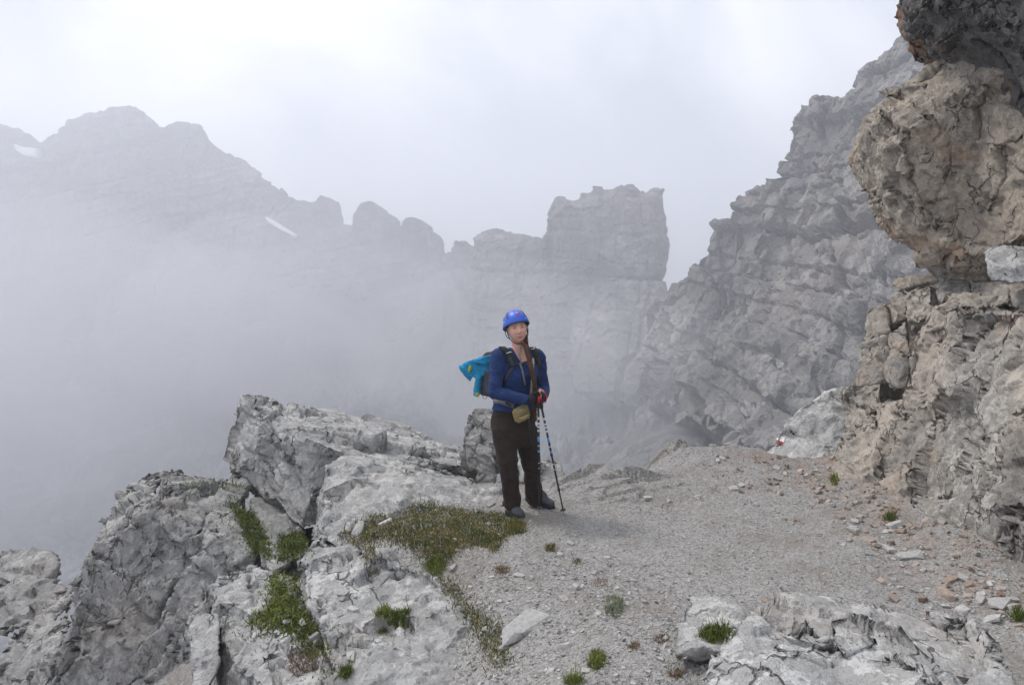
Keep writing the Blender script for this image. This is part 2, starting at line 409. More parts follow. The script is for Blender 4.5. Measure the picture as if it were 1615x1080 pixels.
def ground_z(x, y):
    x = np.asarray(x, float); y = np.asarray(y, float); sh = x.shape
    q = np.stack([x.ravel(), y.ravel(), np.zeros(x.size)], 1).astype(np.float32)
    n = .045 * fbm(q / 1.1, 4, 3) + .014 * fbm(q / .16, 3, 9)
    # ribs of bedrock that break through near the far lip of the ledge
    m = np.exp(-(((q[:, 0] - .95) / .55) ** 2 + ((q[:, 1] - 7.35) / .55) ** 2)) + .8 * np.exp(-(((q[:, 0] - 2.2) / .9) ** 2 + ((q[:, 1] - 8.75) / .25) ** 2))
    qq = (q @ rot(0, 0, 35)) / np.array([.5, .16, 1], np.float32)
    rnd, bv, f1, f2 = cells(qq + .3 * perlin(qq * 1.3, 5)[:, None], 12)
    n = n + m * (.07 * rnd[:, 3] + .09 * (bv[:, :2] * rnd[:, :2]).sum(1) + .05)
    return ground_f(x, y) + n.reshape(sh)
gx = np.concatenate([np.linspace(-12, -3.2, 45)[:-1], np.linspace(-3.2, -.8, 120)[:-1], np.linspace(-.8, 3.9, 340)[:-1], np.linspace(3.9, 10, 25)])
gy = np.concatenate([np.linspace(-5, 2.6, 30)[:-1], np.linspace(2.6, 9.6, 480)[:-1], np.linspace(9.6, 15, 50)])
GX, GY = np.meshgrid(gx, gy)
ground = grid_mesh('ground', GX, GY, ground_z(GX, GY), M['gravel'])
tag(ground, 'grey gravel path and loose scree on the mountain ledge', kind='structure')

# ---- the bowl below and behind
def W(px, py, Y): return P(px, py, Y * U)
VC = [W(*a) for a in ((960,720,66),(850,720,84),(880,640,96),(900,590,108),(1010,640,64),(1190,728,33),(1100,692,47),(760,620,112),(700,600,132),(640,640,128),(600,610,140),(500,560,140),
      (400,500,150),(250,450,168),(100,400,180),(0,350,192),(-150,330,204),(600,480,152),(700,450,142),(760,470,144),(300,650,160),(100,650,160),(200,800,120),(500,700,112),(-200,600,176),(820,520,120),(1000,560,112),
      (520,440,158),(420,430,171),(640,560,156))] + \
     [(U * p[0], U * p[1], U * p[2]) for p in ((-300,50,-60),(-300,200,-40),(90,50,20),(150,120,0),(160,250,-30),(-400,450,20),(0,450,-30),(220,420,-60),(0,30,-17),(-40,40,-32),(-90,90,-48),(18,40,-12),(36,45,-8),(-150,400,10),(0,13,-10),(-30,13,-25),(30,13,-9),(0,-60,-20),(-200,-60,-60),(200,-60,20))]
valley_f = rbf(VC)
rr = np.concatenate([np.geomspace(36, 180, 60)[:-1], np.geomspace(180, 990, 330)[:-1], np.geomspace(990, 1560, 25)])
aa = np.radians(np.concatenate([np.linspace(-75, -42, 20)[:-1], np.linspace(-42, 22, 420)[:-1], np.linspace(22, 70, 30)]))
RR, AA = np.meshgrid(rr, aa); VX, VY = RR * np.sin(AA), RR * np.cos(AA)
q = np.stack([VX.ravel(), VY.ravel(), np.zeros(VX.size)], 1).astype(np.float32)
# benches: scree ramps between rock bands that run across the slope
zb = valley_f(VX, VY).ravel()
far = sstep(75, 270, RR.ravel())
bench = zb / 27.0 + .8 * fbm(q / 180, 3, 4)
fr = bench - np.floor(bench)
rnd, bv, f1, f2 = cells(q / np.array([9.6, 9.6, 1], np.float32), 77)
rn2, bv2, g1, g2 = cells(q / np.array([3.9, 3.9, 1], np.float32), 78)
rock_m = sstep(-.1, .25, fbm(q / 105, 3, 8))
z = zb + far * U * (4.5 * (sstep(.55, .75, fr) - fr) + 3.0 * fbm(q / 84, 5, 21) + rock_m * (.9 * rnd[:, 3] + 1.0 * (bv * rnd[:, :3]).sum(1) - .6 * (1 - sstep(0, .2, f2 - f1))) + .45 * rn2[:, 3] + .5 * (bv2 * rn2[:, :3]).sum(1))
valley = grid_mesh('terrain', VX, VY, z.reshape(VX.shape), M['far'])
tag(valley, 'foggy scree bowl with broken rock bands below the peaks', kind='structure')

# ---- far cliffs
def bedded(s, bed, v1=(1, -.35, .1), v2=(.45, 1, -.1), rib=1.5, amp=1.0):
    return [('fbm', (9 * s, 9 * s, 34 * s), rib * s, 3), ('joint', bed, 5.6 * s, 1.2 * s * amp, .55 * s, 1.3 * s * amp, .85, .15), ('joint', v1, 6.5 * s, .8 * s * amp, .5 * s, 1.6 * s * amp, .8, .3), ('joint', v2, 7.5 * s, .6 * s * amp, .5 * s, 1.0 * s * amp, .6, .3),
            ('joint', bed, 1.9 * s, .38 * s * amp, .25 * s, .55 * s * amp, .8, .15), ('joint', v1, 2.4 * s, .32 * s * amp, .25 * s, .55 * s * amp, .7, .3), ('facet', (1.8 * s, 1.8 * s, 1.2 * s), (6, -9, 25), .4, .12 * s, .15, .10, .10 * s, .7), ('fbm', (1.1 * s,) * 3, .10 * s, 3)]
CL = bedded(.72 * U, (.16, -.1, 1), rib=2.2)
right_crest = [(1035,470,120),(1050,435,118),(1075,420,114),(1098,398,112),(1108,368,110),(1118,350,109),(1144,352,106),(1158,352,104),(1164,318,103),(1186,300,101),(1204,284,99),(1236,270,96),(1250,236,95),(1245,198,95),(1272,190,92),(1278,172,91),(1295,163,89),(1332,163,86),(1362,163,84),(1372,120,82),(1388,96,80),(1418,76,78),(1432,62,77),(1470,48,74),(1500,20,71),(1600,-120,66),(1760,-160,60)]
rock('cliff', [('prism', right_crest + [(1800,1000,32),(1500,1000,36),(1330,950,44),(1200,900,50),(1100,850,66),(1000,800,90)], (30, 40, 0), .9),
     ('hull', [(1120,700,66),(1190,712,55),(1330,640,50),(1330,720,46),(1250,560,62),(1130,540,78),(1040,560,96),(1010,625,99),(1120,640,80),(1330,560,66),(1330,720,70)]),
     ('hull', [(1180,360,100),(1290,250,92),(1300,480,74),(1180,520,84),(1230,300,92),(1350,420,70),(1350,250,86),(1350,500,90)]),
     ('prism', [(1336,172,84.5),(1333,156,84.5),(1338,151,84.5),(1345,156,84.5),(1343,172,84.5)], (0, 1, 0), .9)],
     .25, CL, M['cliff'], 5, 1, label='tall stratified grey cliff rising out of the mist behind the path', kind='structure', cam_scale=U * .62, flat=True)
TL = bedded(1.25 * U, (.06, -.05, 1), rib=.4, amp=.42)
rock('rock_tower', [('prism', [(852,440,150),(853,372,150),(858,345,150),(872,306,151),(886,304,151),(893,312,151),(905,313,151),(912,301,151),(926,302,151),(933,290,151),(968,292,151),(976,287,151),(1000,286,151),(1014,299,150),(1046,302,148),(1049,340,146),(1056,366,144),(1054,395,144),(1045,440,142),(1060,520,134),(1060,800,118),(850,800,120),(840,520,138)], (6, 24, 0), .92, 2.5),
     ('hull', [(900,470,140),(1040,460,140),(1060,600,118),(900,620,112),(940,400,150),(1030,420,150),(1000,640,105),(1060,640,130)])],
     .42, TL, M['cliff'], 8, 1, label='square topped rock tower looming in the mist behind the hiker', cat='rock tower', cam_scale=U * .80, flat=True)
rock('rock_shoulder', [('prism', [(742,470,165),(746,400,165),(748,376,165),(762,368,165),(778,363,165),(800,368,164),(822,372,163),(848,374,162),(880,390,160),(900,760,124),(740,740,134)], (5, 24, 0), .92, 2.5),
     ('prism', [(690,470,195),(696,410,195),(708,388,195),(716,376,195),(732,377,195),(740,388,195),(752,400,195),(760,700,172),(690,700,178)], (4, 14, 0), .9, 1.5)],
     .5, TL, M['cliff'], 12, 1, label='lower rock shoulder left of the misty tower', cat='rock wall', cam_scale=U * .82, flat=True)
def spire(pts, Y, th): return ('prism', [(x, y, Y) for x, y in pts], (3, th, 0), .85, 1.0)
rock('pinnacle_ridge', [('prism', [(470,440,258),(484,352,258),(530,352,256),(548,356,255),(610,362,250),(626,392,246),(690,408,238),(715,440,232),(720,700,205),(640,720,200),(500,700,225)], (8, 22, 0), .9, 2),
     spire([(486,380),(490,332),(496,314),(504,306),(512,309),(517,322),(524,340),(526,380)], 257, 9), spire([(552,390),(555,344),(561,328),(570,319),(582,316),(592,322),(599,336),(602,390)], 252, 11),
     spire([(600,400),(602,344),(608,336),(614,340),(619,358),(621,400)], 248, 7), spire([(630,420),(632,360),(637,346),(650,343),(662,348),(668,356),(671,420)], 242, 10), spire([(672,430),(674,372),(679,364),(685,374),(688,430)], 239, 7)],
     .42, bedded(.55 * U, (-.2, -.05, 1), rib=.3, amp=.5), M['far'], 15, 1, label='row of faint rock pinnacles fading into the fog', cat='rock ridge', cam_scale=U * .66, flat=True)
rock('mountain', [('prism', [(-420,330,320),(-400,240,322),(-330,215,326),(-260,225,328),(-190,190,330),(-110,170,330),(-40,185,330),(0,196,330),(22,206,330),(34,222,330),(52,232,328),(60,228,328),(74,219,326),(92,212,325),(104,200,324),(108,186,324),(116,190,324),(130,182,323),(150,178,322),(166,180,321),(178,173,321),(205,170,320),(226,178,319),(234,186,319),(243,197,318),(247,210,318),(258,214,318),(266,206,317),(283,205,317),(286,190,316),(314,200,315),(322,212,314),(350,234,312),(370,246,311),(388,258,310),(400,268,309),(418,282,307),(440,293,304),(462,308,301),(478,318,299),(500,320,296),(540,350,288),(600,520,250),(560,760,225),(400,780,230),(200,760,250),(0,720,270),(-420,720,280)], (-10, 40, 0), .92, 3)],
     .55, bedded(.75 * U, (-.2, -.05, 1), rib=.9, amp=.8), M['far'], 19, 1, label='broad jagged peak almost lost in fog on the far side', kind='structure', cam_scale=U * .60, flat=True)
M['snow'] = simple('old_snow', (.55, .56, .58), .7, .04, 3)
def snow(name, pts, lab):
    bm = bmesh.new(); add_prism(bm, [P(p[0], p[1], p[2] * U * .585) for p in pts], (0, 9, 0), .95, 1.2)
    v, f = remesh(bm, 1.0); v = laplace(v, f, 3)
    o = link(name, mesh_from(name, v, f), M['snow']); smooth_shade(o.data); tag(o, lab, 'snow patch')
snow('snow_patch', [(20,226,326),(36,232,326),(58,234,326),(56,249,322),(38,247,322),(24,238,324)], 'bright snow patch in the notch below the far left peak')
snow('snow_patch', [(416,340,288),(428,346,287),(450,360,284),(468,371,280),(464,374,279),(440,362,282),(420,350,286)], 'narrow faint snow streak on the slope right of the peak')

# ================================================================ near rock
def near(s=1.0, ang=(18, -22, 30), bed=.6, rough=1.0, set_=((.25, -.3, 1), (1, .45, .25))):
    return [('fbm', (.9 * s,) * 3, .045 * s, 3),
            ('facet', (.75 * s, .75 * s, .75 * bed * s), ang, .85, .035 * s * rough, .22, .05, .03 * s * rough), ('lap', 1),
            ('joint', set_[0], .40 * s, .020 * s * rough, .028, .050 * rough, .55, .14), ('joint', set_[1], .55 * s, .018 * s * rough, .028, .050 * rough, .5, .14),
            ('facet', (.26 * s, .26 * s, .26 * bed * s), (ang[0] + 8, ang[1] - 5, ang[2] + 20), .7, .010 * s * rough, .28, .07, .010 * s * rough),
            ('joint', set_[0], .13 * s, .006 * s * rough, .018, .014 * rough, .5, .14),
            ('facet', (.10 * s, .10 * s, .10 * bed * s), ang, .5, .003 * s * rough, .3, .10, .004 * s), ('fbm', (.07, .07, .07), .0045, 3)]
V = .0175
rock('boulder', [('hull', [(372,634,8.2),(405,622,8.4),(362,690,8.2),(364,745,8.2),(420,790,7.7),(480,838,7.2),(490,832,7.2),(512,712,7.3),(545,715,7.5),(560,655,9.6),(640,672,10),(722,706,9.6),(778,745,8.6),(700,738,8.0),(600,765,7.6),(430,800,10),(750,800,9.5)])],
     V, near(1.2, (10, 16, 20)), M['pale'], 31, 1, label='huge pale boulder with an undercut left face and sloping top', cat='boulder')
rock('rock_slab', [('hull', [(490,838,6.9),(512,735,7.15),(545,712,7.4),(600,722,7.6),(690,735,8),(775,762,7.6),(795,802,6.45),(760,806,6.35),(640,812,6.3),(575,845,6.2),(520,870,6.3),(520,950,6.5),(800,880,7)])],
     V, near(.9, (-14, 10, -20), .35), M['pale'], 37, 1, label='pale sloping rock slab left of the hiker above the grass', cat='rock slab')
rock('rock_outcrop', [('hull', [(150,818,7.4),(185,785,7.5),(230,745,7.9),(262,800,6.95),(262,870,6.75),(322,950,6.4),(310,1120,6.2),(70,1120,6.8),(108,1010,7.2),(160,855,7.0),(200,900,9)]),
     ('hull', [(276,800,6.85),(264,752,7.7),(300,745,8.2),(385,765,7.9),(404,872,6.75),(396,890,6.7),(335,965,6.4),(298,945,6.5),(300,1000,8)]),
     ('hull', [(300,945,6.45),(404,890,6.7),(380,1120,6.2),(270,1120,6.1),(330,1000,8),(300,1330,7.0),(120,1330,7.6)]),
     ('hull', [(40,1060,7.5),(150,985,7.0),(300,990,6.35),(310,1130,6),(40,1130,7.2),(150,1100,8.5)]),
     ('hull', [(228,742,8),(236,740,8),(246,744,8),(246,756,8),(228,756,8),(236,752,8.2)]), ('hull', [(258,744,8),(268,740,8),(282,744,8),(282,756,8),(258,756,8),(268,752,8.2)])],
     V, near(1.1, (24, -30, 15), .8, 1.5, ((.5, .3, 1), (1, .3, -.5))), M['grey'], 41, 1, label='tall grey outcrop split by a crack, left of the huge boulder', cat='rock outcrop')
rock('rock_outcrop', [('hull', [(-60,890,11),(10,872,10.8),(28,862,10.6),(78,868,10.4),(100,905,10),(60,918,9.7),(-60,930,10)]),
     ('hull', [(-60,915,9.9),(60,915,9.8),(108,920,9.6),(125,928,9.5),(110,965,9.2),(60,985,9),(-60,1010,9)]),
     ('hull', [(20,1000,8.9),(60,975,9.1),(112,965,9.1),(100,1030,8.4),(60,1060,8.2),(30,1120,8),(-60,1120,8.2)]),('hull', [(60,1050,7.8),(110,1020,7.8),(130,1120,7.2),(20,1120,7.6),(70,1120,8.4),(40,1330,8.4),(-80,1330,9.2),(-80,1100,9.6)])],
     V * 1.3, near(1.2, (12, -10, 20), .45), M['grey'], 43, 1, label='stepped grey outcrop at the lower left edge of the picture', cat='rock outcrop')
rock('rock_outcrop', [('hull', [(478,875,5.5),(540,852,5.7),(572,862,5.5),(600,868,5.4),(690,900,5.05),(735,960,4.65),(785,1060,4.15),(790,1120,3.9),(560,1120,4.0),(500,1010,4.6),(474,930,5.0),(560,1100,5),(700,1000,5.4),(600,1330,4.6),(700,1250,4.4)]),
     ('hull', [(466,890,5.5),(490,850,5.7),(515,848,5.8),(530,880,5.6),(505,920,5.2),(475,925,5.2)])],
     V * .85, near(.9, (30, 20, 20), .6, 1.2, ((.6, .2, .8), (1, .4, -.3))), M['pale'], 47, 1, label='broad pale outcrop in front of the grass patch', cat='rock outcrop')
rock('rock_outcrop', [('hull', [(325,925,5.7),(345,905,5.8),(400,888,5.9),(455,905,5.7),(470,960,5.3),(480,1020,4.9),(560,1120,4.2),(420,1120,4.3),(340,1010,5.1),(400,1100,5.5),(430,1330,4.9),(360,1300,5.6)])],
     V * .85, near(.7, (20, -20, 60)), M['pale'], 53, 1, label='low broken pale outcrop beside the mossy gully', cat='rock outcrop')
rock('boulder', [('hull', [(290,975,5.25),(300,962,5.35),(345,968,5.3),(352,985,5.2),(345,1060,4.8),(310,1120,4.6),(292,1060,4.9),(320,1100,5.3)])],
     V * .85, near(.6), M['pale'], 57, 1, label='upright pale block at the foot of the grey outcrop', cat='boulder')
rock('rock_outcrop', [('hull', [(1112,1040,3.1),(1150,985,3.3),(1190,968,3.45),(1250,952,3.6),(1345,944,3.6),(1420,958,3.6),(1540,968,3.5),(1580,1000,3.25),(1620,1120,2.75),(1100,1120,2.85),(1350,1080,4.1),(1200,1100,3.8)]),
     ('hull', [(1300,1010,3.05),(1370,985,3.15),(1450,1010,3.05),(1500,1120,2.6),(1250,1120,2.6),(1380,1060,3.3)])],
     .0115, near(1.0, (35, 30, 35), .8, .6, ((.75, -.6, .35), (.9, .5, .5))), M['pale'], 61, 1, label='jagged pale bedrock ridge at the lower right of the picture', cat='rock outcrop')
rock('boulder', [('hull', [(1064,995,3.75),(1072,965,3.9),(1090,945,4.05),(1125,940,4.1),(1168,962,4.05),(1180,985,3.8),(1140,1035,3.55),(1085,1036,3.55),(1120,1040,4)])],
     .0115, near(.5, (20, 20, 10)), M['pale'], 67, 1, label='smooth pale boulder half buried beside a grass tuft', cat='boulder')
rock('boulder', [('hull', [(1198,722,8.4),(1222,682,8.4),(1262,638,8.5),(1300,618,8.6),(1360,600,8.6),(1360,735,8.0),(1300,735,8.0),(1230,735,8.15),(1300,700,10)])],
     V, near(.9, (10, 25, 20), .7, .45), M['white_rock'], 71, 2, label='slanting boulder with a red and white trail mark', cat='boulder')
rock('boulder', [('hull', [(723,735,7.8),(727,690,7.85),(735,652,8.1),(758,639,8.2),(795,645,8.2),(800,705,7.8),(740,750,7.9),(795,750,7.8),(760,745,8.6)])],
     V, near(.6), M['grey'], 73, 3, label='weathered grey boulder standing just behind the hiker', cat='boulder')
rock('boulder', [('hull', [(726,700,7.7),(735,688,7.75),(752,690,7.7),(756,712,7.55),(738,745,7.55),(756,745,7.55),(745,720,8)])], V * .7, near(.4), M['grey'], 74, 3, label='small rounded boulder at the left foot of the weathered grey boulder', cat='boulder')
rock('boulder', [('hull', [(747,712,7.5),(756,700,7.6),(776,704,7.55),(782,724,7.4),(765,765,7.35),(750,765,7.4),(782,765,7.4),(765,715,7.8)])], V * .7, near(.4), M['grey'], 75, 3, label='small boulder tucked against the back of the hiker\'s right thigh', cat='boulder')
rock('boulder', [('hull', [(812,722,7.4),(822,708,7.5),(850,712,7.5),(852,758,7.2),(814,762,7.15),(830,740,7.8)])], V * .7, near(.45), M['pale'], 76, 3, label='pale square block seen between the hiker\'s legs', cat='boulder')
rock('boulder', [('hull', [(845,735,7.5),(858,722,7.6),(882,722,7.6),(894,745,7.45),(890,762,7.3),(850,770,7.2),(870,745,7.9)])], V * .7, near(.45), M['grey'], 77, 3, label='grey boulder on the ledge behind the trekking poles', cat='boulder')

rock('rock', [('hull', [(392,790,7.7),(425,768,8.2),(478,832,7.5),(488,872,6.7),(425,905,6.2),(405,862,6.7),(440,900,7.5),(430,860,8.4)])],
     V, near(.6), M['grey'], 79, 3, label='shaded grey rock wedged under the huge boulder', cat='rock')
# ---- the wall on the right
wall = empty('cliff', P(1480, 830, 6.0)); tag(wall, 'fractured tan and grey rock wall beside the path', kind='structure')
def wpart(name, build, voxel, layers, mat, seed, **k):
    o = rock(name, build, voxel, layers, mat, seed, 3, parent=wall, **k); o.matrix_parent_inverse = Matrix.Translation(-wall.location); return o
def craggy(s, ang, tall=1.3, set_=((.5, -.25, .8), (1, .8, -.35), (.2, 1, .5))):
    return [('fbm', (1.0 * s,) * 3, .08 * s, 3), ('facet', (.70 * s, .70 * s, .70 * tall * s), ang, .75, .07 * s, .25, .05, .05 * s), ('lap', 1),
            ('joint', set_[0], .42 * s, .035 * s, .03, .06, .65, .14), ('joint', set_[1], .34 * s, .035 * s, .03, .06, .65, .14), ('joint', set_[2], .5 * s, .03 * s, .03, .05, .5, .14),
            ('facet', (.24 * s, .24 * s, .24 * tall * s), (ang[0] + 8, ang[1] - 30, 40), .75, .020 * s, .30, .07, .018 * s),
            ('joint', set_[1], .12 * s, .009 * s, .018, .016, .55, .14), ('facet', (.10 * s, .10 * s, .10 * tall * s), (-12, 24, 10), .6, .006 * s, .35, .10, .008 * s), ('fbm', (.07, .07, .07), .005, 2)]
CR = craggy(1.1, (12, 14, 20))
wpart('rock_face', [('hull', [(1298,762,7.4),(1318,712,7.6),(1385,650,7.5),(1440,640,7.1),(1475,828,5.85),(1440,830,5.95),(1330,790,7.0),(1520,640,8.5),(1520,800,8)]),
     ('hull', [(1420,690,7.0),(1438,530,7.1),(1470,478,7.0),(1520,470,6.6),(1640,500,5.5),(1660,850,4.9),(1565,885,5.1),(1480,842,5.8),(1720,480,8),(1720,850,8)]),
     ('hull', [(1572,890,4.9),(1588,700,5.1),(1635,650,4.85),(1750,640,4.2),(1900,1100,3.4),(1640,985,4.15),(1565,915,4.75),(1900,640,6),(1800,900,6)]),
     ('hull', [(1310,702,8.4),(1318,645,8.5),(1350,600,8.6),(1390,595,8.4),(1390,742,7.6),(1325,750,7.95),(1520,600,10),(1520,740,10)])],
     .0165, CR, M['tan'], 81)
wpart('rock_face', [('hull', [(1372,620,8.9),(1385,500,9.0),(1430,452,9.0),(1700,446,7.6),(1700,640,7.6),(1500,640,8.2),(1600,450,11),(1600,640,11),(1420,640,10)]),
     ('hull', [(1440,380,9.6),(1480,450,9.6),(1700,470,8.2),(1700,360,8.2),(1600,360,11),(1600,470,11)])], .03, near(.8), M['tan'], 84)
CB = near(.45, (8, 12, 20), .9, .7)
for k, hp in enumerate([
     [(1347,590,8.0),(1356,540,8.1),(1400,530,8.0),(1402,600,7.8),(1352,612,7.9),(1400,560,8.8)],
     [(1357,536,8.15),(1364,490,8.3),(1398,476,8.2),(1404,524,8.0),(1366,540,8.1),(1400,500,9)],
     [(1394,600,7.75),(1400,520,7.9),(1428,502,7.9),(1438,560,7.6),(1430,610,7.55),(1410,618,7.6),(1430,560,8.6)],
     [(1402,512,8.1),(1398,470,8.3),(1425,450,8.3),(1432,498,8.0),(1425,560,8.9)],
     [(1428,500,7.9),(1424,458,8.1),(1468,450,7.9),(1474,490,7.6),(1450,512,7.6),(1460,480,8.8)],
     [(1400,448,8.5),(1420,436,8.6),(1480,434,8.3),(1484,446,8.1),(1420,456,8.3),(1450,446,9.3)],
     [(1474,470,7.7),(1470,446,7.9),(1530,440,7.6),(1535,468,7.2),(1500,484,7.3),(1520,455,8.6)],
     [(1530,474,7.2),(1532,440,7.5),(1590,444,6.7),(1596,478,6.3),(1560,490,6.6),(1570,460,8)],
     [(1590,482,6.3),(1588,446,6.7),(1660,444,6.0),(1660,500,5.6),(1610,496,6),(1640,460,7.5)],
     [(1436,640,7.2),(1440,560,7.3),(1462,530,7.2),(1474,620,6.9),(1462,680,6.8),(1470,600,8)]]):
    wpart('block', [('hull', hp)], .0165, CB, M['tan'], 90 + k)
wpart('overhang', [('prism', [(1373,262,7.8),(1378,215,7.8),(1386,182,7.8),(1421,158,7.8),(1448,128,7.8),(1494,84,7.7),(1556,60,7.3),(1696,30,6.4),(1716,200,6.0),(1716,330,6.0),(1696,392,6.2),(1616,396,6.6),(1576,438,7.2),(1516,436,7.6),(1488,424,7.7),(1456,398,7.8),(1424,368,7.8),(1400,325,7.8),(1378,285,7.8)], (1.3, 3.4, .6), .9, .55, .7)],
     .02, craggy(.95, (25, 30, 20), .8), M['over'], 111)
wpart('roof', [('prism', [(1450,-172,6.4),(1444,-8,6.4),(1448,6,6.4),(1466,18,6.4),(1482,15,6.4),(1494,28,6.4),(1502,50,6.4),(1532,70,6.3),(1565,88,6.2),(1600,118,6.0),(1632,153,5.8),(1720,203,5.4),(1760,-172,5.0)], (1.0, 2.2, .5), .95, .3, .7)],
     .02, craggy(.9, (25, 40, 20), .6), M['dark'], 117)
rock('boulder', [('hull', [(1549,400,6.3),(1556,394,6.35),(1600,388,6.3),(1670,388,6.1),(1670,442,5.85),(1592,447,6.0),(1562,440,6.1),(1551,420,6.2),(1640,420,6.9)])],
     .014, near(.5, (5, 4, 10), .8, .4), M['pale'], 121, 2, label='white angular block wedged on the ledge under the overhang', cat='boulder')

# ================================================================ haze
def haze_box():
    lo, hi = (-1450, -240, -420), (1450, 1620, 288)
    bm = bmesh.new(); bmesh.ops.create_cube(bm, size=1)
    for v in bm.verts: v.co = Vector([lo[k] + (v.co[k] + .5) * (hi[k] - lo[k]) for k in range(3)])
    me = bpy.data.meshes.new('haze'); bm.to_mesh(me); bm.free()
    m = bpy.data.materials.new('mountain_haze'); m.use_nodes = True; t = m.node_tree; t.nodes.clear()
    o = t.nodes.new('ShaderNodeOutputMaterial'); v = t.nodes.new('ShaderNodeVolumePrincipled')
    v.inputs['Color'].default_value = (.89, .915, .985, 1); v.inputs['Density'].default_value = HAZE_DENSITY; v.inputs['Anisotropy'].default_value = .35
    t.links.new(v.outputs[0], o.inputs['Volume'])
    tag(link('haze', me, m), 'pale mountain mist', kind='stuff')
haze_box()
def mist(name, c, r, dens, label, seed):
    bm = bmesh.new(); bmesh.ops.create_icosphere(bm, subdivisions=4, radius=1)
    v = np.array([x.co for x in bm.verts], np.float32); k = 1 + .22 * fbm(v * 1.6, 3, seed)
    for x, s in zip(bm.verts, k): x.co = Vector((x.co.x * r[0] * s, x.co.y * r[1] * s, x.co.z * r[2] * s))
    me = bpy.data.meshes.new(name); bm.to_mesh(me); bm.free()
    m = bpy.data.materials.new('mist'); m.use_nodes = True; t = m.node_tree; t.nodes.clear()
    o = t.nodes.new('ShaderNodeOutputMaterial'); v = t.nodes.new('ShaderNodeVolumePrincipled')
    v.inputs['Color'].default_value = (.925, .94, .985, 1); v.inputs['Density'].default_value = dens; v.inputs['Anisotropy'].default_value = .35
    t.links.new(v.outputs[0], o.inputs['Volume']); tag(link(name, me, m, None, c), label, kind='stuff')
mist('mist_bank', P(60, 640, 400), (190, 80, 105), 1 / 170., 'thick mist bank filling the valley on the left', 3)
mist('mist_bank', P(480, 510, 370), (100, 48, 56), 1 / 190., 'thinner drifting mist in front of the pinnacles', 5)
mist('mist_bank', P(770, 560, 255), (52, 26, 34), 1 / 170., 'wisp of mist at the foot of the rock tower', 7)
mist('mist_bank', P(950, 610, 150), (38, 14, 20), 1 / 110., 'thin mist drifting past the foot of the stratified cliff', 9)
# ================================================================ stones, gravel, plants, paint
bpy.context.view_layer.update()
DG = bpy.context.evaluated_depsgraph_get()
rng = np.random.default_rng(11); random.seed(5)
def hit(px, py):
    """what the line of sight through a photo pixel meets on the ledge"""
    dg = DG
    d = Vector(P(px, py, 1.0)) - Vector((0, 0, H)); d.normalize()
    ok, loc, nor, idx, ob, _ = scn.ray_cast(dg, Vector((0, 0, H)), d, distance=14)
    return (loc, nor, ob) if ok else None
def drop(x, y, top):
    dg = DG
    ok, loc, nor, idx, ob, _ = scn.ray_cast(dg, Vector((x, y, top)), Vector((0, 0, -1)), distance=3)
    return (loc, nor, ob) if ok else None

def hull_arrays(n, sx, sy, sz, seed):
    r = np.random.default_rng(seed); p = r.normal(size=(n, 3)); p /= np.linalg.norm(p, axis=1, keepdims=True)
    p *= r.uniform(.8, 1.1, (n, 1)); p *= np.array([sx, sy, sz])
    bm = bmesh.new(); add_hull(bm, [tuple(q) for q in p]); bmesh.ops.triangulate(bm, faces=bm.faces[:]); bm.verts.index_update()
    v = np.array([x.co for x in bm.verts], np.float32); f = np.array([[w.index for w in q.verts] for q in bm.faces], np.int32); bm.free()
    return v, f
def block_arrays(sx, sy, sz, seed):
    """an angular fragment: a box with every corner pulled about and some knocked off"""
    r = np.random.default_rng(seed); p = []
    for a in (-1, 1):
        for b in (-1, 1):
            for c in (-1, 1):
                q = np.array([a, b, c]) * r.uniform(.45, 1.0, 3)
                if r.random() < .4: p += [q * np.array([1, .55, 1]), q * np.array([.6, 1, .8])]
                else: p.append(q)
    p = np.array(p) * np.array([sx, sy, sz])
    bm = bmesh.new(); add_hull(bm, [tuple(q) for q in p]); bmesh.ops.triangulate(bm, faces=bm.faces[:]); bm.verts.index_update()
    v = np.array([x.co for x in bm.verts], np.float32); f = np.array([[w.index for w in q.verts] for q in bm.faces], np.int32); bm.free()
    return v, f
stone_meshes = []
for k in range(14):
    v, f = block_arrays(.5, .5 * random.uniform(.5, .9), .5 * random.uniform(.25, .55), 100 + k)
    me = mesh_from('stone', v, f); smooth_shade(me, False); me.materials.append(M['stone']); stone_meshes.append(me)
red_meshes = []
for me in stone_meshes:
    m2 = me.copy(); m2.materials.clear(); m2.materials.append(M['redstone']); red_meshes.append(m2)
def put_stone(loc, size, nor=None, red=False, label=None, group=None, rz=None, squash=1.0, name='stone', tilt=.25, variant=None):
    me = (red_meshes if red else stone_meshes)[random.randrange(14) if variant is None else variant]
    o = bpy.data.objects.new(name, me); COL.objects.link(o)
    up = (nor or Vector((0, 0, 1))) + Vector((random.uniform(-tilt, tilt), random.uniform(-tilt, tilt), 0))
    q = up.to_track_quat('Z', 'Y'); o.rotation_mode = 'QUATERNION'
    o.rotation_quaternion = q @ Matrix.Rotation(rz if rz is not None else random.uniform(0, 6.28), 3, 'Z').to_quaternion()
    o.scale = (size, size * random.uniform(.85, 1.1), size * squash); o.location = Vector(loc) + Vector((0, 0, size * .08))
    tag(o, label, 'stone', group); return o

def in_poly(x, y, poly):
    r = False; n = len(poly)
    for i in range(n):
        (x1, y1), (x2, y2) = poly[i], poly[(i + 1) % n]
        if (y1 > y) != (y2 > y) and x < (x2 - x1) * (y - y1) / (y2 - y1) + x1: r = not r
    return r

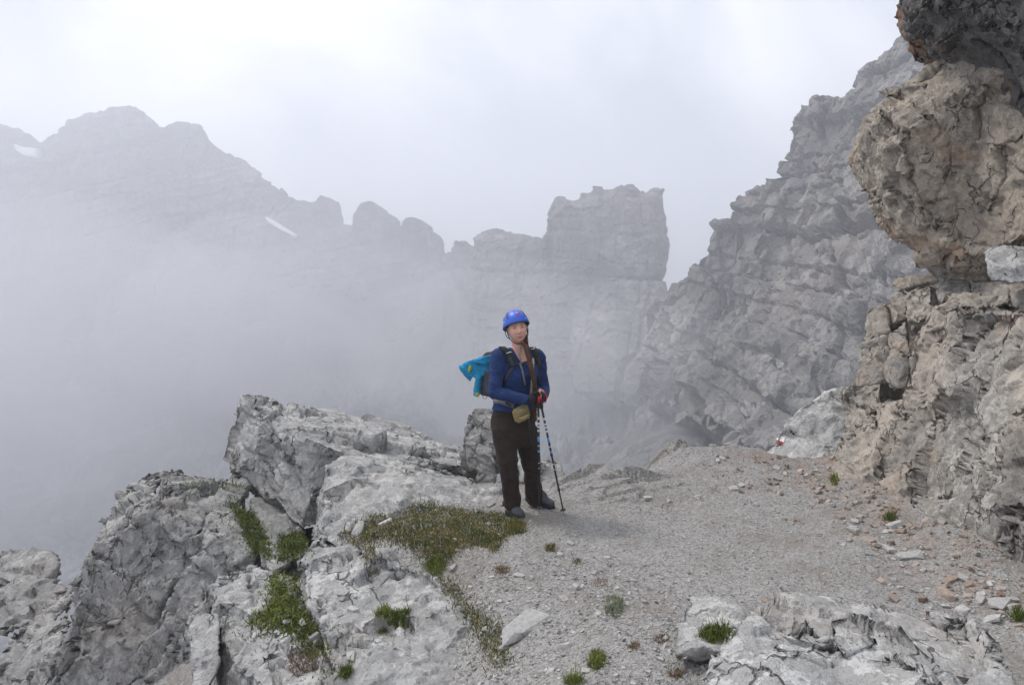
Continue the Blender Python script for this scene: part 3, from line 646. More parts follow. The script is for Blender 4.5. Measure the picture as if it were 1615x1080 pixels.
# single stones with a look of their own
for px, py, s, sq, red, lab in (
        (716, 896, .105, 1.0, False, 'white wedge shaped stone right of the bright moss cushion'),
        (820, 908, .09, .8, False, 'pinkish stone on the gravel left of the trekking pole tips'),
        (803, 990, .07, 1.2, False, 'small upright chip at the left end of the flat slab'),
        (1436, 878, .18, .5, False, 'flat white stone near the foot of the wall'),
        (1492, 940, .16, .7, True, 'orange stained block among the rubble below the wall'),
        (1228, 757, .13, .5, True, 'brown rusty stone on the path near the trail mark'),
        (1207, 948, .05, .8, True, 'small dark reddish stone above the lower right bedrock'),
        (890, 944, .07, .5, False, 'thin pale flake on the gravel left of the grey green tuft'),
        (565, 838, .19, .9, False, 'round pale rock poking out of the left end of the grass'),
        (606, 828, .17, .8, False, 'pale rock half sunk in the grass below the slab'),
        (1410, 830, .2, .6, False, 'pale block lying against the wall beside a green tuft'),
        (1575, 955, .17, .5, False, 'long grey stone at the bottom of the rubble')):
    h = hit(px, py)
    if h: put_stone(h[0], s, h[1], red, lab, squash=sq)
h = hit(826, 992)
if h:
    v, f = block_arrays(.19, .10, .03, 79)
    o = link('stone_slab', mesh_from('stone_slab', v, f), M['stone'], None, h[0] + Vector((0, 0, .02))); smooth_shade(o.data, False)
    o.rotation_euler = (R(12), R(-10), R(38)); tag(o, 'flat pale slab lying on the gravel slope', 'stone')

# loose stones one could pick up, on the open ledge
n = 0; tries = 0
while n < 110 and tries < 4000:
    tries += 1
    px, py = random.uniform(700, 1250), random.uniform(820, 1079)
    if random.random() > .25 + .75 * ((py - 800) / 280) * (1 - (px - 700) / 800): continue
    h = hit(px, py)
    if not h or h[2].name != 'ground': continue
    put_stone(h[0], random.choice((.022, .028, .035, .035, .045, .06)) * random.uniform(.8, 1.2), h[1], label='small pale limestone chip lying loose on the gravel', group='loose chips on the gravel'); n += 1
# rubble along the foot of the wall
RP = [(1300, 790), (1440, 830), (1520, 885), (1612, 950), (1612, 1010), (1450, 955), (1380, 900), (1290, 830)]
n = 0; tries = 0
while n < 105 and tries < 4000:
    tries += 1
    px, py = random.uniform(1320, 1610), random.uniform(780, 1000)
    if not in_poly(px, py, RP): continue
    h = hit(px, py)
    if not h or h[2].name != 'ground': continue
    red = random.random() < .28
    put_stone(h[0], random.choice((.02, .025, .03, .04, .05, .06, .09)) * random.uniform(.8, 1.25), h[1], red, ('reddish' if red else 'grey') + ' angular stone in the rubble at the foot of the wall', ('reddish' if red else 'grey') + ' rubble at the foot of the wall', squash=.8); n += 1
# stones along the far lip and against the slab
for k in range(26):
    px, py = random.uniform(700, 1300), random.uniform(722, 800)
    h = hit(px, py)
    if not h or h[2].name != 'ground': continue
    put_stone(h[0], random.choice((.03, .04, .06, .09)), h[1], label='pale stone near the far edge of the ledge', group='stones near the far edge of the ledge')
# chips between the outcrops on the left
for k in range(34):
    px, py = random.uniform(400, 560), random.uniform(900, 1075)
    h = hit(px, py)
    if not h or h[2].type != 'MESH' or h[2].name.startswith('stone'): continue
    put_stone(h[0], random.choice((.03, .04, .05, .08)), h[1], label='pale chip in the gully between the lower left outcrops', group='chips in the gully')

# gravel: too many to count, one mesh
def gravel(name, n, area, smin, smax, label, seed, mat='gstone', foot=False):
    r = np.random.default_rng(seed)
    T = [block_arrays(.5, .4, .26, 300 + k) for k in range(8)]
    x = r.uniform(area[0], area[1], n); y = area[2] + (area[3] - area[2]) * r.random(n) ** 1.15
    keep = fbm(np.stack([x, y, 0 * x], 1) / .45, 3, seed) > -.28
    if foot: keep &= (x - (2.75 - .16 * (y - 6))) > r.normal(0, .35, n)
    x, y = x[keep], y[keep]; z = ground_z(x, y)
    s = smin * (smax / smin) ** (r.random(len(x)) ** 2.2)
    tone = np.clip(r.normal(.5, .25, len(x)), 0, 1); a = r.uniform(0, 6.28, len(x)); b = r.normal(0, .35, (len(x), 2)); pick = r.integers(0, 8, len(x))
    VS, FS, TS, off = [], [], [], 0
    for k, (v, f) in enumerate(T):
        i = np.where(pick == k)[0]; m = len(i)
        ca, sa = np.cos(a[i])[:, None], np.sin(a[i])[:, None]
        q = v[None] * s[i][:, None, None]
        X = q[..., 0] * ca - q[..., 1] * sa; Y = q[..., 0] * sa + q[..., 1] * ca; Z = q[..., 2] + X * b[i, :1] + Y * b[i, 1:]
        p = np.stack([X + x[i][:, None], Y + y[i][:, None], Z + (z[i] + s[i] * .10)[:, None]], -1).reshape(-1, 3)
        VS.append(p); FS.append((f[None] + (np.arange(m) * len(v))[:, None, None]).reshape(-1, 3) + off); TS.append(np.repeat(tone[i], len(v))); off += len(p)
    me = mesh_from(name, np.concatenate(VS), np.concatenate(FS)); smooth_shade(me, False)
    at = me.attributes.new('tone', 'FLOAT', 'POINT'); at.data.foreach_set('value', np.concatenate(TS).astype(np.float32))
    tag(link(name, me, M[mat]), label, kind='stuff')
gravel('gravel', 34000, (-.9, 3.3, 2.9, 9.0), .005, .022, 'fine grey gravel covering the path', 21)
gravel('gravel', 3000, (-.9, 1.2, 2.9, 5.2), .012, .036, 'coarser pale gravel on the slope below the path', 22)

gravel('rubble', 3800, (1.6, 3.6, 3.6, 8.2), .015, .075, 'reddish and grey rubble along the foot of the wall', 23, 'gstone_red', True)

# ---- plants
def blades(name, pts, nors, h, w, mat, label, cat, kind=None, lean=.5, flowers=0, group=None, tone=(.5, .28), patchy=0):
    """a tuft, cushion or sward of single blades"""
    n = len(pts); b = np.array(pts, np.float32); up = np.array(nors, np.float32) * .5 + np.array([0, 0, .7])
    hh = h * (.35 + rng.gamma(2.2, .3, n))[:, None]
    d = up + rng.normal(0, lean, (n, 3)); d /= np.linalg.norm(d, axis=1, keepdims=True)
    a = rng.uniform(0, 6.28, n); s = np.stack([np.cos(a), np.sin(a), 0 * a], 1) * (w * rng.uniform(.7, 1.3, n))[:, None]
    bend = rng.normal(0, .25, (n, 3)) * hh
    mid = b + d * hh * .6; tip = b + d * hh + bend - np.array([0, 0, .15]) * hh
    v = np.stack([b - s, b + s, mid - s * .8 + bend * .3, mid + s * .8 + bend * .3, tip], 1).reshape(-1, 3)
    f = np.array([[0, 1, 3], [0, 3, 2], [2, 3, 4]])[None] + (np.arange(n) * 5)[:, None, None]
    tn = rng.normal(tone[0], tone[1], n) + (patchy * fbm(b / .16, 3, 4) if patchy else 0)
    tn = np.clip(tn, 0, 1)
    base = b.mean(0); base[2] = b[:, 2].min()
    me = mesh_from(name, v - base, f.reshape(-1, 3))
    at = me.attributes.new('tone', 'FLOAT', 'POINT'); at.data.foreach_set('value', np.repeat(tn, 5).astype(np.float32))
    o = link(name, me, mat, None, tuple(base)); tag(o, label, cat, group, kind); return o
def grow(poly, n, spread=.03):
    xs, ys = [p[0] for p in poly], [p[1] for p in poly]; P_, N_ = [], []; t = 0
    while len(P_) < n and t < n * 6:
        t += 1
        px, py = random.uniform(min(xs), max(xs)), random.uniform(min(ys), max(ys))
        if not in_poly(px, py, poly): continue
        h = hit(px, py)
        if not h or h[2].name.startswith(('stone', 'gravel')): continue
        sp_ = spread * (3.5 if spread > .02 and random.random() < .3 else 1); x, y = h[0].x + random.gauss(0, sp_ * .6), h[0].y + random.gauss(0, sp_ * .6)
        k = drop(x, y, h[0].z + .12) or h
        P_.append(tuple(k[0] - Vector((0, 0, .004)))); N_.append(tuple(k[1]))
    return P_, N_
def ell(cx, cy, rx, ry, n=10, seed=0):
    r = random.Random(cx * 7 + cy); return [(cx + rx * r.uniform(.75, 1.15) * math.cos(6.283 * k / n), cy + ry * r.uniform(.75, 1.15) * math.sin(6.283 * k / n)) for k in range(n)]
for name, poly, n, h, w, mat, lab, kind, kw in (
    ('grass', [(528,856),(545,840),(575,828),(588,812),(625,818),(645,800),(672,792),(712,800),(752,806),(800,810),(830,826),(824,842),(800,846),(782,872),(756,860),(722,866),(708,886),(676,890),(664,872),(632,858),(600,848),(575,862),(550,856)], 20000, .024, .0030, 'grass', 'olive and brown grass sward beside the hiker\'s boots', 'stuff', dict(patchy=.7)),
    ('grass', [(575,862),(590,858),(598,884),(584,890)], 500, .03, .003, 'grass', 'grass hanging into the cleft of the pale outcrop', 'stuff', {}),
    ('grass', [(684,905),(712,915),(735,940),(760,965),(790,990),(802,1040),(796,1060),(772,1040),(752,1000),(730,965),(700,940)], 2200, .028, .0026, 'grass', 'thin grass along the right edge of the pale outcrop', 'stuff', dict(patchy=.6)),
    ('moss', [(425,905),(450,898),(472,910),(474,950),(500,990),(522,1030),(498,1035),(470,1000),(440,990),(400,988),(395,972),(428,955)], 10000, .026, .0042, 'moss', 'bright green moss filling the gully between the lower left outcrops', 'stuff', dict(patchy=.5, lean=.8)),
    ('moss', [(360,790),(395,800),(420,850),(425,885),(400,880),(380,830)], 4500, .030, .0042, 'moss', 'dark green moss in the crevice under the huge boulder', 'stuff', dict(tone=(.2, .2), lean=.8)),
    ('moss', [(440,845),(480,838),(490,860),(470,885),(440,885)], 3500, .030, .0042, 'moss', 'green moss at the mouth of the crevice below the huge boulder', 'stuff', dict(tone=(.25, .2), lean=.8)),
    ('moss', [(278,762),(385,764),(384,770),(280,770)], 900, .03, .0024, 'moss', 'thin strip of moss along the top of the split grey outcrop', 'stuff', dict(tone=(.4, .3), lean=.8))):
    p, q_ = grow(poly, n)
    if p: blades(name, p, q_, h, w, M[mat], lab, None, kind, **kw)
for name, cx, cy, rx, ry, n, h, w, mat, lab, cat, kw in (
    ('moss_cushion', 688, 893, 19, 15, 1500, .030, .002, 'moss', 'bright green moss cushion below the grass sward', 'moss', dict(lean=.9)),
    ('moss_cushion', 607, 971, 16, 15, 1500, .030, .002, 'moss', 'round green moss cushion on the face of the pale outcrop', 'moss', dict(lean=.9)),
    ('plant', 632, 975, 14, 12, 700, .035, .0025, 'moss', 'dark leafy plant right of the round moss cushion', 'plant', dict(tone=(.15, .2))),
    ('grass_tuft', 970, 957, 16, 18, 800, .034, .0016, 'sedge', 'grey green tuft alone on the gravel', 'grass tuft', {}),
    ('grass_tuft', 942, 1042, 14, 16, 800, .028, .0018, 'moss', 'bright green tuft at the bottom of the gravel slope', 'grass tuft', {}),
    ('grass_tuft', 1128, 1000, 26, 15, 1400, .034, .002, 'moss', 'dark green tuft growing against the smooth pale boulder', 'grass tuft', dict(tone=(.15, .15))),
    ('grass_tuft', 905, 1074, 13, 8, 500, .035, .0016, 'moss', 'small green tuft at the bottom edge of the picture', 'grass tuft', {}),
    ('grass_tuft', 815, 832, 16, 12, 600, .03, .0024, 'grass', 'ragged tuft just below the hiker\'s right boot', 'grass tuft', {}),
    ('plant', 792, 899, 10, 6, 300, .03, .002, 'dead', 'small brown plant on the gravel below the grass', 'plant', {}),
    ('plant', 869, 864, 8, 7, 250, .03, .002, 'grass', 'tiny plant below the tip of the left trekking pole', 'plant', {}),
    ('plant', 911, 886, 6, 5, 150, .02, .002, 'grass', 'tiny green sprout on the middle of the gravel', 'plant', {}),
    ('plant', 948, 920, 14, 9, 300, .02, .0012, 'dead', 'withered brown plant above the grey green tuft', 'plant', {}),
    ('plant', 1042, 1008, 11, 7, 400, .016, .0014, 'dead', 'withered plant left of the smooth pale boulder', 'plant', {}),
    ('plant', 1000, 1018, 10, 6, 350, .016, .0014, 'dead', 'withered plant right of the bright green tuft', 'plant', {}),
    ('plant', 1066, 1062, 12, 7, 400, .02, .0016, 'dead', 'brown withered plants between gravel and lower right bedrock', 'plant', {}),
    ('grass_tuft', 1316, 757, 6, 9, 300, .05, .002, 'moss', 'small green tuft at the left toe of the wall', 'grass tuft', {}),
    ('grass_tuft', 1404, 818, 10, 7, 300, .05, .002, 'moss', 'dark green tuft under the foot of the wall', 'grass tuft', dict(tone=(.15, .15))),
    ('grass_tuft', 1606, 974, 10, 8, 300, .05, .002, 'moss', 'green tuft at the right edge below the wall', 'grass tuft', dict(tone=(.2, .15))),
    ('plant', 545, 1062, 6, 5, 700, .04, .0022, 'moss', 'leafy green plant at the bottom of the gully', 'plant', dict(tone=(.25, .2))),
    ('plant', 478, 1045, 30, 24, 900, .03, .0018, 'dead', 'brown withered plants lower in the gully', 'plant', {})):
    p, q_ = grow(ell(cx, cy, rx, ry), n, .015)
    if p: blades(name, p, q_, h, w, M[mat], lab, cat, **kw)

# ---- the painted trail mark on the slanting boulder
def paint(name, quad, mat, parent, off, ragged, nx=22, ny=9):
    r = random.Random(9); V_, idx = [], {}
    for j in range(ny + 1):
        for i in range(nx + 1):
            u, t = i / nx, j / ny
            px = (quad[0][0] * (1 - u) + quad[1][0] * u) * (1 - t) + (quad[3][0] * (1 - u) + quad[2][0] * u) * t
            py = (quad[0][1] * (1 - u) + quad[1][1] * u) * (1 - t) + (quad[3][1] * (1 - u) + quad[2][1] * u) * t
            h = hit(px, py)
            if h and h[2] == parent: idx[i, j] = len(V_); V_.append(tuple(h[0] + h[1] * off - parent.location))
    F_ = []
    for j in range(ny):
        for i in range(nx):
            c = [(i, j), (i + 1, j), (i + 1, j + 1), (i, j + 1)]
            edge = i in (0, nx - 1) or j in (0, ny - 1)
            if all(k in idx for k in c) and r.random() > (ragged * (3 if edge else 1)): F_.append([idx[k] for k in c[::-1]])
    if F_:
        o = link(name, mesh_from(name, np.array(V_), np.array(F_)), mat, parent); smooth_shade(o.data)
mark_rock = next(o for o in bpy.data.objects if 'trail mark' in o.get('label', '') and o.name.startswith('boulder'))
M['white_paint'] = simple('white_paint', (.82, .81, .78), .6, .08, 60)
M['red_paint'] = simple('red_paint', (.36, .06, .05), .7, .3, 60)
paint('white_paint', [(1221,683),(1238,690),(1236,698),(1217,690)], M['white_paint'], mark_rock, .004, .02)
paint('red_paint', [(1217,690),(1236,697),(1234,704),(1213,695)], M['red_paint'], mark_rock, .008, .16)
# ================================================================ the hiker
FW = Vector((.62, -.785, 0)).normalized(); LF = Vector((-FW.y, FW.x, 0)); UP = Vector((0, 0, 1)); BK = -FW
def ring(c, u, v, a, b, n=20): return [c + u * (a * math.cos(6.2832 * k / n)) + v * (b * math.sin(6.2832 * k / n)) for k in range(n)]
def loft(bm, rings, caps=True):
    rv = [[bm.verts.new(p) for p in r] for r in rings]; n = len(rings[0])
    for a, b in zip(rv[:-1], rv[1:]):
        for k in range(n): bm.faces.new((a[k], a[(k + 1) % n], b[(k + 1) % n], b[k]))
    if caps: bm.faces.new(rv[0][::-1]); bm.faces.new(rv[-1])
def spline(pts, per=6):
    """smooth path through points (Catmull-Rom); extra columns ride along"""
    p = np.array([list(q) for q in pts], float); p = np.vstack([2 * p[0] - p[1], p, 2 * p[-1] - p[-2]]); out = []
    for i in range(1, len(p) - 2):
        for t in np.linspace(0, 1, per, endpoint=False):
            a, b, c, d = p[i - 1:i + 3]
            out.append(.5 * ((2 * b) + (c - a) * t + (2 * a - 5 * b + 4 * c - d) * t * t + (3 * b - a - 3 * c + d) * t ** 3))
    out.append(p[-2]); return np.array(out)
def tube(bm, pts, per=5, n=12, flat=1.0, smooth=True):
    """pts: (x, y, z, radius)"""
    q = spline(pts, per) if smooth else np.array([list(p) for p in pts], float)
    c = [Vector(r[:3]) for r in q]; rings = []; u = None
    for k in range(len(c)):
        t = (c[min(k + 1, len(c) - 1)] - c[max(k - 1, 0)]).normalized()
        if u is None: u = t.orthogonal().normalized()
        u = (u - t * u.dot(t)).normalized(); w = t.cross(u)
        rings.append(ring(c[k], u, w, max(q[k][3], .0008), max(q[k][3] * flat, .0008), n))
    loft(bm, rings)
def ball(bm, c, rx, ry, rz, axes=None, seg=16):
    X, Y_, Z = axes or (Vector((1, 0, 0)), Vector((0, 1, 0)), UP); c = Vector(c)
    m = Matrix((X * rx, Y_ * ry, Z * rz)).transposed().to_4x4(); m.translation = c
    bmesh.ops.create_uvsphere(bm, u_segments=seg, v_segments=seg // 2 + 2, radius=1, matrix=m)
def ribbon(bm, pts, nors, width, thick):
    """a flat webbing strap along points, facing the given normals"""
    rings = []
    for k in range(len(pts)):
        t = (pts[min(k + 1, len(pts) - 1)] - pts[max(k - 1, 0)]).normalized(); n = nors[k].normalized()
        s = t.cross(n).normalized(); w = width[k] if isinstance(width, (list, tuple)) else width
        rings.append([pts[k] + s * w / 2, pts[k] + s * w / 2 + n * thick, pts[k] - s * w / 2 + n * thick, pts[k] - s * w / 2])
    loft(bm, rings)
def bm_obj(name, bm, mat, parent, smooth=True, sub=0):
    bmesh.ops.recalc_face_normals(bm, faces=bm.faces[:])
    me = bpy.data.meshes.new(name); bm.to_mesh(me); bm.free()
    for v in me.vertices: v.co -= parent.location
    o = link(name, me, mat, parent); smooth_shade(me, smooth)
    if sub: m = o.modifiers.new('sub', 'SUBSURF'); m.levels = sub; m.render_levels = sub
    return o
def arr_obj(name, v, f, mat, parent):
    me = mesh_from(name, v - np.array(parent.location), f); smooth_shade(me); return link(name, me, mat, parent)
def pt(px, py, Y, r=None):
    p = P(px, py, Y); return p if r is None else (*p, r)

def cloth_mat(name, col, fold=.006, weave=500, rough=.85, var=.18):
    t = NT(name); c0 = tuple(c * (1 - var) for c in col); c1 = tuple(c * (1 + var) for c in col)
    t.col(t.mix(t.ramp(t.noise(22, 5, .6), .35, .65), c0, c1)); t.b.inputs['Roughness'].default_value = rough; t.b.inputs['Specular IOR Level'].default_value = .25
    t.b.inputs['Sheen Weight'].default_value = .03
    p = t.bump(t.noise(16, 4, .55, dist=.8, stretch=((1, 1, 1.8), (20, 25, 0))), fold); t.bump(t.noise(weave, 2, .5), .0008, .6, p); return t.m
M['shirt'] = cloth_mat('blue_jersey', (.010, .027, .10), .008)
M['trouser'] = cloth_mat('dark_brown_trousers', (.024, .0155, .012), .007)
M['webbing'] = cloth_mat('dark_grey_webbing', (.035, .037, .042), .002)
M['pad'] = cloth_mat('black_padding', (.018, .019, .021), .003)
M['grey_strap'] = cloth_mat('grey_strap', (.13, .135, .15), .001)
M['tan_strap'] = cloth_mat('beige_strap', (.34, .31, .25), .001)
M['pouch'] = cloth_mat('khaki_canvas', (.30, .235, .105), .004)
M['packfab'] = cloth_mat('black_pack_fabric', (.022, .024, .028), .010)
M['mesh_pocket'] = cloth_mat('grey_mesh_pocket', (.07, .08, .095), .004)
M['jacket'] = cloth_mat('cyan_jacket', (.010, .22, .40), .014, rough=.7)
M['lining'] = cloth_mat('lime_lining', (.30, .31, .035), .004)
M['glove'] = cloth_mat('black_glove', (.012, .013, .015), .003)
M['boot'] = cloth_mat('slate_suede', (.060, .064, .075), .004)
M['sole'] = simple('black_rubber', (.02, .02, .022), .8)
M['lace'] = simple('grey_lace', (.20, .20, .20), .8)
M['helmet'] = simple('blue_helmet_shell', (.022, .09, .48), .42, .05, 20, .5)
M['black'] = simple('black_plastic', (.015, .015, .017), .45, .1, 40, .4)
M['vent'] = simple('vent_dark', (.05, .055, .065), .7)
M['red'] = simple('red_plastic', (.52, .012, .03), .5)
M['white'] = simple('white_plastic', (.55, .56, .58), .5)
M['blue_print'] = simple('light_blue_print', (.06, .28, .62), .4)
M['pole'] = simple('black_lacquered_tube', (.012, .012, .014), .3, .1, 40, .5)
M['steel'] = simple('steel_tip', (.45, .45, .46), .35, .1, 40, .5, 0, 1)
M['hair'] = cloth_mat('auburn_hair', (.060, .027, .015), .006, 300, .6, .35)
M['eye'] = simple('eye', (.05, .04, .035), .2, .1, 40, .5)
M['bottle'] = simple('clear_blue_bottle', (.15, .19, .27), .3, .1, 40, .5)
M['cap'] = simple('blue_bottle_cap', (.03, .06, .42), .4)
M['buckle'] = simple('grey_buckle', (.30, .31, .32), .4)
def skin_mat():
    t = NT('skin'); at = t.n('ShaderNodeAttribute'); at.attribute_name = 'skin_tone'
    t.col(t.mix(t.math('MULTIPLY', t.ramp(t.noise(90, 4, .6), .35, .65), .25), at.outputs['Color'], (.50, .27, .20)))
    t.b.inputs['Roughness'].default_value = .55; t.b.inputs['Specular IOR Level'].default_value = .35; return t.m
M['skin'] = skin_mat()

person = empty('person', (P(826, 815, 6.2)[0], 6.25, float(ground_z(.1, 6.25))))
tag(person, 'hiker in blue helmet, blue jersey and dark trousers standing with poles', 'person')
S = lambda px, py, Y: Vector(P(px, py, Y))

# ---- torso rings shared by body and shirt: (centre, half width, half depth)
TR = [(S(811, 645, 6.22), .200, .160), (S(811, 638, 6.22), .192, .153), (S(812, 624, 6.22), .176, .142), (S(813, 606, 6.21) + FW * .018, .174, .146),
      (S(814, 589, 6.21) + FW * .034, .178, .156), (S(815, 577, 6.21) + FW * .012, .182, .132), (S(815.5, 565, 6.21), .186, .108), (S(816, 556, 6.21), .165, .088), (S(816.5, 549, 6.21) + FW * .004, .105, .070), (S(817, 545, 6.205) + FW * .008, .062, .060)]
RS, LS = S(786, 562, 6.09), S(848, 563, 6.34)                       # shoulders
RE, LE = S(780, 618, 6.0), S(857, 614, 6.36)                        # elbows
RW, LW = S(832, 631, 5.93), S(856, 628, 6.13)                       # wrists
RH, LH = S(795, 682, 6.14), S(829, 682, 6.28)
RK, LK = S(802, 735, 6.10), S(838, 733, 6.31)
gz = lambda p: float(ground_z(p.x, p.y))
RA, LA = S(808, 792, 6.16), S(843, 786, 6.40)
NB, HC = S(817, 546, 6.205), S(815.5, 520, 6.165)                   # neck base, head centre
# head frame: turned towards the camera, top leaning to the viewer's left
hf = Vector((math.sin(R(11)), -math.cos(R(11)), -.02)).normalized()
roll = R(10); hl = Vector((hf.y * -1, hf.x, 0)).normalized(); hu = hl.cross(-hf).normalized()
if hu.z < 0: hu = -hu
hu2 = (hu * math.cos(roll) - hl * math.sin(roll)).normalized(); hl2 = hu2.cross(hf).normalized()
if hl2.dot(LF) < 0: hl2 = -hl2
def hd(x, y, z): return HC + hl2 * x + hf * y + hu2 * z             # head coordinates: x to her left, y forward, z up

def head_grid(nu=72, nv=56):
    th = np.linspace(0, 2 * np.pi, nu, endpoint=False); ph = np.linspace(.02, np.pi - .02, nv)
    T, A = np.meshgrid(th, ph); x = np.sin(A) * np.sin(T); y = np.sin(A) * np.cos(T); z = np.cos(A)
    X, Y_, Z = x * .079, y * .098, np.where(z > 0, z * .138, z * .116)
    low = np.clip((-.01 - Z) / .10, 0, 1)
    X = X * (1 - .24 * low ** 1.8); Y_ = np.where(Y_ > 0, Y_ * (1 - .06 * low), Y_ * (1 - .45 * low))
    fr = np.clip(Y_ / .05, 0, 1)
    g = lambda cx, cz, sx, sz: np.exp(-((X - cx) / sx) ** 2 - ((Z - cz) / sz) ** 2)
    d = .026 * g(0, -.014, .0110, .015) + .014 * g(0, .010, .008, .022) + .008 * (g(.013, -.020, .006, .007) + g(-.013, -.020, .006, .007))
    d += .006 * (g(.03, .042, .022, .008) + g(-.03, .042, .022, .008)) - .014 * (g(.031, .023, .015, .010) + g(-.031, .023, .015, .010))
    d += .007 * (g(.043, -.012, .017, .018) + g(-.043, -.012, .017, .018)) - .003 * (g(.030, -.044, .006, .014) + g(-.030, -.044, .006, .014))
    d += .007 * g(0, -.050, .020, .006) + .007 * g(0, -.063, .017, .006) - .005 * g(0, -.0565, .019, .0025) + .008 * g(0, -.092, .020, .014)
    Y_ = Y_ + d * fr
    v = [tuple(hd(a, b, c)) for a, b, c in zip(X.ravel(), Y_.ravel(), Z.ravel())]
    bm_f = []
    for j in range(nv - 1):
        for i in range(nu): bm_f.append((j * nu + i, j * nu + (i + 1) % nu, (j + 1) * nu + (i + 1) % nu, (j + 1) * nu + i))
    bm_f.append(tuple(range(nu))[::-1]); bm_f.append(tuple((nv - 1) * nu + i for i in range(nu)))
    return v, bm_f
def add_mesh(bm, v, f):
    vv = [bm.verts.new(p) for p in v]
    for q in f: bm.faces.new([vv[k] for k in q])

# ---- hands: a palm, four fingers closed round the grip and a thumb
GR = [(S(849, 640, 6.0), S(849, 616, 6.0)), (S(854, 641, 6.075), S(853, 617, 6.075))]      # grips of the two poles: bottom, top
def hand(bm, wrist, grip, side, shell=0.0, tips=True):
    g0, g1 = grip; ax = (g1 - g0).normalized(); mid = g0 + (g1 - g0) * .62
    to = (mid - wrist); to = (to - ax * to.dot(ax)).normalized(); out = ax.cross(to).normalized() * side
    pc = mid - to * .030 + out * .012
    X = [wrist + (pc - wrist) * .3 + ax * s * .022 + out * t * .013 for s in (-1, 1) for t in (-1, 1)] + [pc + to * .004 + ax * s * (.042 + shell) + out * t * (.014 + 2 * shell) for s in (-1, 1) for t in (-1, 1)]
    add_hull(bm, [tuple(p) for p in X])
    if shell: tube(bm, [(*(wrist - to * .012), .040), (*(wrist + to * .004), .041), (*(wrist + (pc - wrist) * .55), .034), (*pc, .030)], 3, flat=.85)
    else: tube(bm, [(*(wrist - to * .004), .023), (*(wrist + (pc - wrist) * .3), .024), (*(wrist + (pc - wrist) * .7), .024)], 3)
    r = .0175
    for k, off in enumerate((.033, .011, -.011, -.033)):
        fr = (.0088, .0092, .0088, .0078)[k] + shell * .8; path = []
        amax = (200, 215, 205, 180)[k] if tips else 95
        for a in range(-10, amax, 24):
            q = mid + ax * off + to * (-math.cos(R(a)) * (r + .009)) + out * (math.sin(R(a)) * (r + .009))
            path.append((*q, fr * (1 - .15 * a / 220)))
        tube(bm, [(*(pc + ax * off * .9), fr)] + path, 2, 8)
    th = [(*(pc - to * .02 + ax * .02 - out * .01), .012 + shell), (*(mid - out * .020 + ax * .040 - to * .01), .0108 + shell)]
    if tips: th += [(*(mid - out * .012 + ax * .058 + to * .010), .0098), (*(mid + ax * .056 + to * .022 + out * .004), .0085)]
    tube(bm, th, 3, 8)

# ---- body
bm = bmesh.new()
add_mesh(bm, *head_grid())
loft(bm, [ring(c, LF, FW, a - .016, b - .016) for c, a, b in TR])
tube(bm, [(*(NB - UP * .05), .060), (*NB, .056), (*(NB + (HC - NB) * .45), .052), (*(HC - hu2 * .045 - hf * .022), .055)], 4, 16)
for s in (1, -1):
    e = hd(.080 * s, -.012, .010); ball(bm, e, .009, .020, .030, (hl2, hf, hu2), 10)
for a, e, w in ((RS, RE, RW), (LS, LE, LW)): tube(bm, [(*a, .048), (*(a + (e - a) * .5), .044), (*e, .037), (*(e + (w - e) * .5), .034), (*w, .024)], 4)
for h_, k, a in ((RH, RK, RA), (LH, LK, LA)): tube(bm, [(*(h_ + UP * .03), .085), (*h_, .085), (*(h_ + (k - h_) * .5), .072), (*k, .054), (*(k + (a - k) * .4), .052), (*a, .038), (*(a - UP * .05), .036)], 4)
hand(bm, RW, GR[0], 1); hand(bm, LW, GR[1], -1)
v, f = remesh(bm, .0048); v = laplace(v, f, 1, .4)
body = arr_obj('body', v, f, M['skin'], person)
q = v - np.array(HC); hx, hy, hz = q @ np.array(hl2), q @ np.array(hf), q @ np.array(hu2)
col = np.tile(np.array([.60, .36, .285]), (len(v), 1))
def blend(w, c): global col; col = col * (1 - w[:, None]) + np.array(c) * w[:, None]
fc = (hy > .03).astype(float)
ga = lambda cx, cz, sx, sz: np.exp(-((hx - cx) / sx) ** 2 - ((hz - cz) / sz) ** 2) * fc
blend(.55 * (ga(.043, -.018, .022, .020) + ga(-.043, -.018, .022, .020)) + .45 * ga(0, -.014, .014, .012), (.62, .27, .21))
blend(np.clip(.85 * (ga(0, -.050, .027, .006) + ga(0, -.063, .022, .006)), 0, .85), (.42, .12, .11))
blend(np.clip(.9 * ga(0, -.0565, .026, .0034), 0, 1), (.12, .03, .03))
blend(np.clip(.9 * (ga(.031, .043, .021, .005) + ga(-.031, .043, .021, .005)), 0, 1), (.16, .08, .05))
blend(np.clip(.5 * (ga(.031, .023, .018, .010) + ga(-.031, .023, .018, .010)), 0, 1), (.30, .14, .11))  # eye sockets painted darker: the shade of the hollows put into the skin colour
nk = np.clip((HC.z - .12 - v[:, 2]) / .06, 0, 1) * .45
blend(nk, (.54, .27, .20))
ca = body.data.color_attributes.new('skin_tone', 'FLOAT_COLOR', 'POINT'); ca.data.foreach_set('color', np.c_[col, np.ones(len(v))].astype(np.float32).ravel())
for s in (1, -1):
    bm = bmesh.new(); ball(bm, hd(.031 * s, .0735, .0225), .0125, .008, .0058, (hl2, hf, hu2), 12); bm_obj('eye', bm, M['eye'], person)
